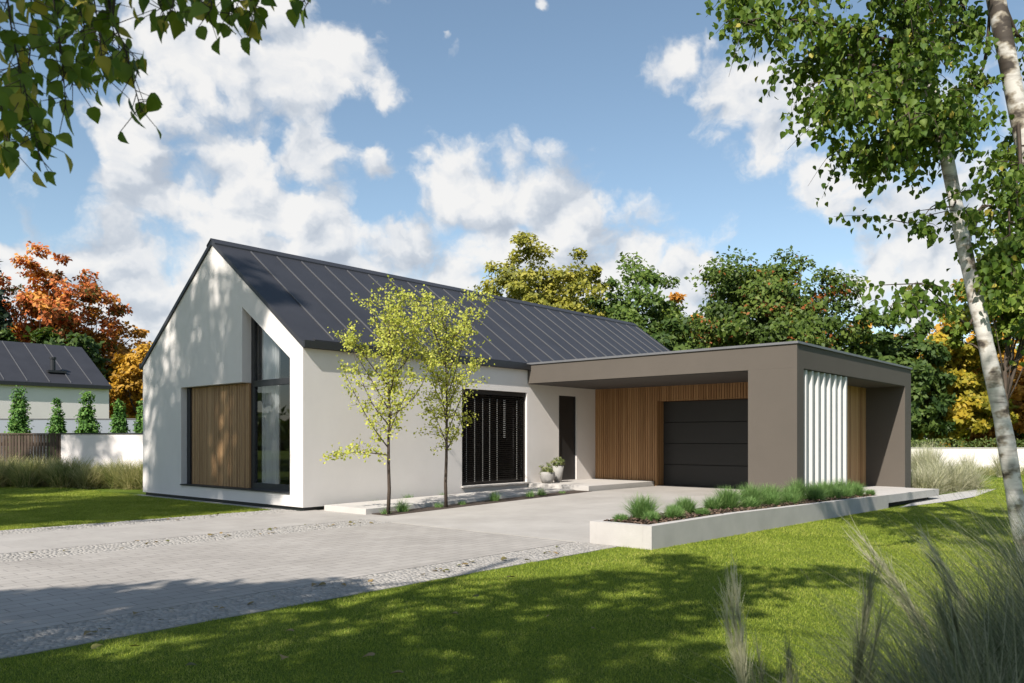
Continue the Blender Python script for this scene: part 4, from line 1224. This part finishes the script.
c = MB(); c.tube([(-2.5, 1.0, zz(1.0, .1)), (-2.5, 1.0, zz(1.0, .1) + .75)], .13, 10); c.tube([(-2.5, 1.0, zz(1, .1) + .76), (-2.5, 1.0, zz(1, .1) + .85)], .17, 10); c.box(-2.8, -1.9, .75, 1.25, zz(1.0, .12), zz(1.0, .24)); c.build('vent_pipe', M['darkmetal'], rf)

# feathery grasses along the left wall
GL = [(-62, 21.5, .95), (-42, 21.2, .9), (-24, 21.6, 1.0), (-6, 21.3, .92), (10, 21.7, .98), (27, 21.2, .9), (44, 21.6, 1.0), (62, 21.3, .96), (76, 21.5, .92), (90, 21.1, .78), (104, 21.4, .74), (119, 21.2, .9), (133, 20.9, .86), (148, 20.9, .8)]
for i, (px, d, h) in enumerate(GL):
    p = at(px, d)
    wh = 'before the brown fence' if px < 60 else 'before the white garden wall'
    tuft('ornamental_grass', 'olive feathery grass clump %s, %s of its row from the house' % (wh, ordn[len(GL) - 1 - i]), 'grass clump', (p[0], p[1], -.01), 1100, h, .55, .020, 1.05, 'reed' if i % 3 else 'blond', 600 + i, 'feathery grasses along the left garden wall', 4, .24, lo=.1, hi=.95)
# ground cover under them
# ------------------------------------------------------------------ right: garden wall, hedge, grasses
dR = 35.5
o = face_on('garden_wall', 'low white garden wall below trimmed hedge right of the garage', 'wall', 890, dR)
ztop = EYE + (HY - 448.5) * dR / F
c = MB(); c.box(-3, 24, 0, .3, -.4, ztop); c.build('wall', M['nwall'], o); c = MB(); c.box(-3.02, 24.02, -.02, .32, ztop + .001, ztop + .04); c.build('coping', M['slab'], o)
r = np.random.default_rng(61); n = 12000
o = face_on('hedge', 'trimmed light green hedge along the top of the white wall', 'hedge', 890, dR + 1.0)
hx = -3 + 28 * r.random(n); hy = r.random(n) * .9; hz = -.3 + (EYE + (HY - 439.5) * dR / F + .3 + .06 * np.sin(hx * 3)) * r.random(n) ** .6
keep = (hz > .5); pos = np.stack([hx, hy, hz], 1)[keep]; n = len(pos)
V, Fc, k = leaf_arrays(pos, r.normal(size=(n, 3)), r.normal(size=(n, 3)) + np.array([0, -.7, .6]), .09 + .07 * r.random(n)); np_mesh('foliage', V, Fc, M['leaf_hedge'], o, np.repeat(r.random(n), k))
GR = [(926, 21.6, .80, 'pale feathery grass mound beside the floating concrete slab', 900, 1.05), (948, 22.5, .95, 'broad pale feathery grass mound behind the white gravel', 900, 1.05), (966, 23.4, .9, 'pale feathery grass mound at the lawn edge', 760, 1.0), (938, 24.5, .95, 'pale grass mound behind the front mounds by the garage', 700, 1.0),
      (930, 27.5, 1.25, 'tall upright pale grass against the white wall by the garage corner', 420, .4), (919, 28.5, 1.2, 'tall pale grass half hidden by the garage corner', 400, .4), (968, 31, 1.0, 'wispy upright grass standing before the white wall', 130, .35), (1003, 30.5, 1.05, 'wispy upright grass left of the birch trunk at the wall', 260, .4), (1042, 30, 1.1, 'pale grass clump right of the birch at the wall', 420, .5)]
for i, (px, d, h, lab, n, spd) in enumerate(GR):
    p = at(px, d); tuft('ornamental_grass', lab, 'grass clump', (p[0], p[1], float(gz(p[0], p[1]))), int(n * 1.8), h * 1.12, spd, .018 if spd < .7 else .017, 1.15 if spd > .7 else .5, 'feather', 640 + i, 'pale grasses right of the garage', 4, .2 if spd < .7 else .35, lo=.15, hi=.95)
for i, (px, d, h) in enumerate([(978, 32.5, .5), (990, 32.3, .46), (1002, 32.6, .48), (960, 32.2, .5), (1030, 32.4, .5), (1048, 32.2, .45)]):
    p = at(px, d); tuft('grass_tuft', 'low olive grass clump at the foot of the white wall, %s from the garage' % ordn[[1, 2, 3, 0, 4, 5][i]], 'grass tuft', (p[0], p[1], float(gz(p[0], p[1]))), 420, h, .8, .02, .6, 'reed', 670 + i, 'low grasses at the foot of the right wall', 3, .45)
b = MB(); zg = -.135
b.add([(9.2, -7.5, -.108), (12.4, -7.75, -.142), (14.5, -7.85, -.147), (18.5, -7.6, -.152), (17.5, -7.2, -.152), (13.8, -7.0, -.147), (12.6, -7.1, -.142)], [(0, 1, 2, 3, 4, 5, 6)])
tag(b.build('gravel_edging', M['whitegravel'], None, fix=False), kind='structure')
b = MB(); b.add([(-.24, .63, -.002), (-.001, .63, -.002), (-.001, 6.6, -.002), (-.24, 6.6, -.002)], [(0, 1, 2, 3)]); tag(b.build('gravel_strip', M['setts'], None, fix=False), kind='structure')

# ------------------------------------------------------------------ background trees
def btree(name, label, px, d, top, halfw, bottom, pal, nleaf, ncl, ls, seed, group, **kw):
    nleaf = int(nleaf * 1.7); ls *= 1.15; ncl = int(ncl * 1.3)
    kw['crown_clump'] = kw.get('crown_clump', .17) * 1.02
    p = at(px, d); ppm_ = F / d
    zt = EYE + (HY - top) / ppm_; zb = EYE + (HY - bottom) / ppm_; R = halfw / ppm_
    crz = (zt - zb) / 2
    return tree(name, label, 'tree', (p[0], p[1], -.1), zt, R, zb + crz, crz, pal, nleaf, ncl, ls, seed, kw.pop('trunk_r', .2), group, None, **kw)


gL = 'autumn trees behind the neighbouring house'; gC = 'trees behind the long roof'; gR = 'trees behind the garage and right wall'
btree('maple_tree', 'tall loose red and orange maple above the neighbouring roof', 50, 56, 250, 60, 395, 'red', 9000, 95, .26, 701, gL, crown_clump=.15, fill=1.6)
btree('maple_tree', 'rust orange maple beside the gable at the left', 112, 60, 318, 44, 440, 'orange', 10000, 90, .27, 702, gL, crown_clump=.2)
btree('maple_tree', 'golden orange maple low behind the gable corner', 146, 52, 345, 40, 445, 'gold', 8000, 75, .24, 703, gL, crown_clump=.2)
btree('broadleaf_tree', 'low dark green tree behind the neighbouring roof ridge', 46, 50, 326, 46, 400, 'deep', 4500, 60, .36, 704, gL, crown_clump=.2)
con = lambda P_: np.stack([P_[:, 0] * np.clip(.95 - .46 * (P_[:, 2] + 1), .05, 1), P_[:, 1] * np.clip(.95 - .46 * (P_[:, 2] + 1), .05, 1), P_[:, 2]], 1)
btree('conifer_tree', 'dark conifer cut by the left edge of the frame', -14, 52, 262, 40, 420, 'conifer', 5000, 110, .34, 705, gL, shape=con, crown_clump=.16)
btree('broadleaf_tree', 'olive yellow tree rising above the middle of the dark roof', 540, 42, 243, 66, 390, 'olive', 15000, 150, .19, 711, gC, crown_clump=.14, fill=1.8)
btree('broadleaf_tree', 'rounded green tree above the far end of the dark roof', 622, 46, 272, 72, 400, 'green', 17000, 150, .21, 712, gC, crown_clump=.18)
btree('broadleaf_tree', 'small rust tinged tree between two green trees behind the roof end', 684, 50, 300, 26, 400, 'orange', 3500, 45, .26, 713, gC, crown_clump=.2)
btree('broadleaf_tree', 'mid green tree low behind the roof end', 655, 41, 318, 46, 410, 'deep', 6500, 75, .24, 714, gC, crown_clump=.17)
btree('broadleaf_tree', 'large domed dark green tree with a few red leaves behind garage', 768, 42, 257, 82, 400, 'redtouch', 27000, 230, .20, 721, gR, crown_clump=.20, fill=2.0, sprig=.05)
btree('broadleaf_tree', 'green tree behind the left part of the garage roof', 700, 46, 322, 50, 420, 'green', 6000, 75, .25, 722, gR, crown_clump=.17)
btree('broadleaf_tree', 'dark green tree right of the garage top', 895, 42, 316, 46, 452, 'deep', 12000, 115, .24, 723, gR, crown_clump=.16)
btree('broadleaf_tree', 'golden topped tree just above the garage right corner', 866, 50, 318, 32, 430, 'gold', 4500, 55, .26, 724, gR, crown_clump=.18)
btree('broadleaf_tree', 'yellow green tree left of the birch trunk', 955, 43, 325, 48, 448, 'yellow', 10000, 100, .25, 725, gR, crown_clump=.16)
btree('broadleaf_tree', 'golden tree behind the birch trunk above the hedge', 985, 54, 292, 55, 446, 'gold', 8500, 90, .30, 726, gR, crown_clump=.16)
btree('broadleaf_tree', 'bright lime green tree high behind the birch trunk', 1006, 40, 252, 52, 350, 'limegreen', 6500, 75, .24, 727, gR, crown_clump=.18)
btree('broadleaf_tree', 'orange brown tree low at the right edge', 1015, 46, 372, 48, 450, 'orange', 7000, 80, .25, 728, gR, crown_clump=.18)
btree('conifer_tree', 'dark conifer behind the yellow trees at the right edge', 1030, 60, 300, 36, 450, 'conifer', 5000, 110, .36, 729, gR, shape=con, crown_clump=.16)
btree('broadleaf_tree', 'deep green tree beyond the right edge', 1085, 44, 280, 58, 448, 'green', 6500, 80, .28, 730, gR, crown_clump=.17)
btree('broadleaf_tree', 'deep green tree behind the hidden back of the garage', 840, 55, 340, 60, 450, 'green', 6000, 75, .3, 731, gR, crown_clump=.17)
# far wood closing the horizon
r = np.random.default_rng(90); n = 42000
wa = r.random(n) * 2 * math.pi; px = wa * 400; d = 85 + 40 * r.random(n)
top = 5.5 + 2.2 * np.sin(px * .021) + 1.5 * np.sin(px * .067 + 1) + 1.2 * r.normal(size=n)
z = np.maximum(top, 1.5) * r.random(n) ** .7
pos = CAM[None] + d[:, None] * np.stack([np.cos(wa), np.sin(wa), 0 * wa], 1); pos[:, 2] = z
V, Fc, k = leaf_arrays(pos, r.normal(size=(n, 3)), r.normal(size=(n, 3)) - .8 * np.stack([np.cos(wa), np.sin(wa), 0 * wa], 1) + np.array([0, 0, .6]), 1.3 + .9 * r.random(n), 'diamond', .8)
tag(np_mesh('woods', V, Fc, M['leaf_green'], None, np.repeat(r.random(n), k)), 'far green wood closing the horizon behind the garden trees', 'wood', kind='stuff')

# ------------------------------------------------------------------ foreground grasses at the lower right
FG = [(1010, 2.1, 1.04, 900, .50, 1.0, 'dark arching grass clump nearest the lower right corner'), (955, 2.5, .88, 750, .55, 1.1, 'arching grey green grass clump left of the lower right corner'), (1075, 2.9, 1.25, 900, .50, 1.0, 'tall arching grass clump below the birch at the right edge'),
      (1000, 3.6, .92, 800, .62, 1.3, 'soft feathery grass clump arching over the lawn before the birch'), (895, 2.2, .74, 300, .45, .9, 'thin grass clump with few stems at the lower right'), (1060, 4.8, 1.1, 700, .55, 1.1, 'feathery grass clump at the foot of the birch')]
for i, (px, d, h, n, spd, drp, lab) in enumerate(FG):
    p = at(px, d); tuft('feather_grass', lab, 'grass clump', (p[0], p[1], -.02), int(n * 2.2), h, spd, .0055, drp, 'sage', 800 + i, 'foreground feather grasses', 7, .12, lo=.1, hi=.85)


def plume(label, px0, px1, d, h, seed, nhair=420, mat='feather', head=.42):
    # feather grass in flower: stems whose upper part carries a soft brush of hairs
    r = np.random.default_rng(seed); p0 = at(px0, d); p1 = at(px1, d)
    side = p1 - p0; side[2] = 0
    Vs = []; Fs = []; nv_ = 0; ts = []
    stems = []
    for q in range(3):
        j = r.normal(size=3) * .02; j[2] = 0
        hh = h * (1 - .06 * q)
        stems.append([np.array([0, 0, -.02]) + j * .3 + (side + j) * (t ** 1.6) + np.array([0, 0, hh * t]) for t in np.linspace(0, 1, 9)])
    def rib(a, b_, w0, w1, t):
        nonlocal nv_
        dd = norm(b_ - a); u = norm(np.cross(dd, r.normal(size=3)))
        Vs.extend([a - u * w0, a + u * w0, b_ + u * w1, b_ - u * w1]); Fs.append((nv_, nv_ + 1, nv_ + 2, nv_ + 3)); nv_ += 4; ts.append(t)
    for st in stems:
        for a, b_ in zip(st[:-1], st[1:]): rib(a, b_, .0022, .002, .5)
        for q in range(nhair // 3):
            t = 1 - head * r.random() ** .8; f = t * 8; k_ = min(int(f), 7); a = st[k_] + (st[k_ + 1] - st[k_]) * (f - k_)
            dd = norm(st[k_ + 1] - st[k_]) + r.normal(size=3) * .13
            L = h * (.10 + .09 * r.random()); m_ = a + norm(dd) * L * .5; e = m_ + norm(dd + r.normal(size=3) * .12) * L * .5
            tt = .3 + .6 * r.random(); rib(a, m_, .0011, .0009, tt); rib(m_, e, .0009, .0003, tt)
    V2, F2, t2 = tuft_mesh(r, 70, h * .62, .16, .0045, .35, 5, .04, .2, .7)
    V2 = V2; n0 = len(Vs)
    allV = np.concatenate([np.array(Vs), V2]); allF = np.concatenate([np.array(Fs), F2 + n0]); allT = np.concatenate([np.array(ts), t2])
    o = np_mesh('feather_grass', allV, allF, M[mat], None, allT); o.location = (p0[0], p0[1], -.01)
    return tag(o, label, 'grass clump', 'foreground feather grasses')


plume('pale straw coloured feather plume rising from the bottom edge of the lawn', 757, 729, 2.7, .83, 820)
plume('short feather stem just right of the pale plume at the bottom edge', 775, 765, 2.6, .62, 821, 200, 'sage')
plume('thin dark feather stem at the bottom edge between plume and grass clumps', 792, 788, 2.5, .66, 822, 200, 'sage')
plume('tall dark feather plume left of the lower right grass clumps', 842, 868, 2.3, .90, 823, 420, 'sage', .5)
plume('feather plume leaning left over the lower right grass clumps', 985, 938, 2.6, .84, 824, 420, 'sage', .5)
plume('pale feather plume arching over the lawn before the birch', 960, 872, 3.6, .90, 825, 420, 'feather', .5)
plume('pale feather plume beside the birch foot leaning left', 1000, 930, 3.8, .86, 826, 420, 'feather', .5)

# ------------------------------------------------------------------ lawn blades
def lawn(n, xr, yr, seed, ok, d0, hgt, wid):
    r = np.random.default_rng(seed)
    x = xr[0] + (xr[1] - xr[0]) * r.random(n); y = yr[0] + (yr[1] - yr[0]) * r.random(n)
    rel = np.stack([x - CAM[0], y - CAM[1]], 1); dep = rel @ FW[:2]; lat = rel @ RT[:2]
    near = np.clip(np.hypot(rel[:, 0], rel[:, 1]), 1.2, 60)
    m = ok(x, y) & (dep > .6) & (np.abs(lat) < dep * .68 + 1.2) & (r.random(n) < np.minimum(1, (d0 / near) ** 1.5))
    x, y, near = x[m], y[m], near[m]; n = len(x)
    grow = np.clip(near / d0, 1, 3.5) ** .75
    h = hgt * (.5 + .8 * r.random(n)) * np.clip(grow, 1, 1.35); wd = wid * grow * (.7 + .6 * r.random(n))
    az = r.random(n) * 2 * math.pi; ln = h * np.abs(r.normal(size=n)) * .8; lz = r.random(n) * 2 * math.pi
    z = gz(x, y) - .004
    b_ = np.stack([x, y, z], 1); s_ = np.stack([np.cos(az), np.sin(az), np.zeros(n)], 1) * (wd / 2)[:, None]
    t_ = b_ + np.stack([np.cos(lz) * ln, np.sin(lz) * ln, h], 1)
    V = np.stack([b_ - s_, b_ + s_, t_], 1).reshape(-1, 3)
    Fc = np.arange(n * 3).reshape(-1, 3)
    o = np_mesh('grass', V, Fc, M['lawnblade'], None, np.clip(.5 + .2 * r.normal(size=n), 0, 1))
    return tag(o, kind='stuff')


def ok_front(x, y):
    e = -6.93 + .03 * np.sin(x * 9) + .02 * np.sin(x * 23)
    return ((x < -.16) & (y < e)) | ((x >= -.16) & (x < 9) & (y < -7.375)) | ((x >= 9) & (x < 12.4) & (y < -7.48 - .08 * (x - 9))) | ((x >= 12.4) & (y < -7.85 + np.clip(x - 14.5, 0, 8) * .18))


def ok_left(x, y): return (y > .63 + .02 * np.sin(x * 11)) & (x < -.25) & (y < 13)


lawn(2600000, (-9, 16), (-16, -6.9), 31, ok_front, 5.2, .0185, .0046)
lawn(500000, (14, 36), (-20, 3), 33, ok_front, 14, .030, .011)
lawn(900000, (-7.5, 0), (.6, 12.5), 32, ok_left, 13, .030, .0095)

# ------------------------------------------------------------------ fallen leaves
r = np.random.default_rng(17); proto = None
spots = []
for i in range(34): spots.append((-6.2 + 5.9 * r.random(), -6.85 + .5 * r.random(), .012, 'fallen leaf on the pale cobbles beside the front lawn', 'fallen leaves on the cobbles by the front lawn'))
for i in range(30): spots.append((-5.2 + 5.3 * r.random(), -2.7 + .6 * r.random(), .012, 'fallen leaf on the pale cobbles beside the path', 'fallen leaves on the cobbles beside the path'))
for i in range(12): spots.append((-5 + 4.2 * r.random(), .05 + .5 * r.random(), .010, 'fallen leaf on the cobbles at the left lawn edge', 'fallen leaves at the left lawn edge'))
for i in range(16): spots.append((-6.4 + 4 * r.random(), -9.6 + 2.4 * r.random(), .045, 'pale fallen leaf lying on the shaded front lawn', 'fallen leaves on the front lawn'))
lm = leaf_mat('fallen_leaf', [(0, (.10, .11, .03)), (.5, (.19, .15, .06)), (1, (.28, .19, .09))], .2)
V, Fc, k = leaf_arrays(np.zeros((1, 3)), np.array([[1.0, 0, .05]]), np.array([[0, 0, 1.0]]), np.array([.055]), 'ovate', .7)
meshes = []
for t_ in (.1, .35, .6, .9):
    o = np_mesh('fallen_leaf', V, Fc, lm, None, np.full(len(Fc), t_)); meshes.append(o)
for i, (x, y, z, lab, grp) in enumerate(spots):
    o = meshes[i] if i < 4 else meshes[i % 4].copy()
    if i >= 4: COL.objects.link(o)
    o.location = (x, y, z + .004); o.rotation_euler = (r.normal() * .25, r.normal() * .25, r.random() * 6.28)
    s_ = .7 + .7 * r.random(); o.scale = (s_, s_, s_)
    tag(o, lab, 'leaf', grp)
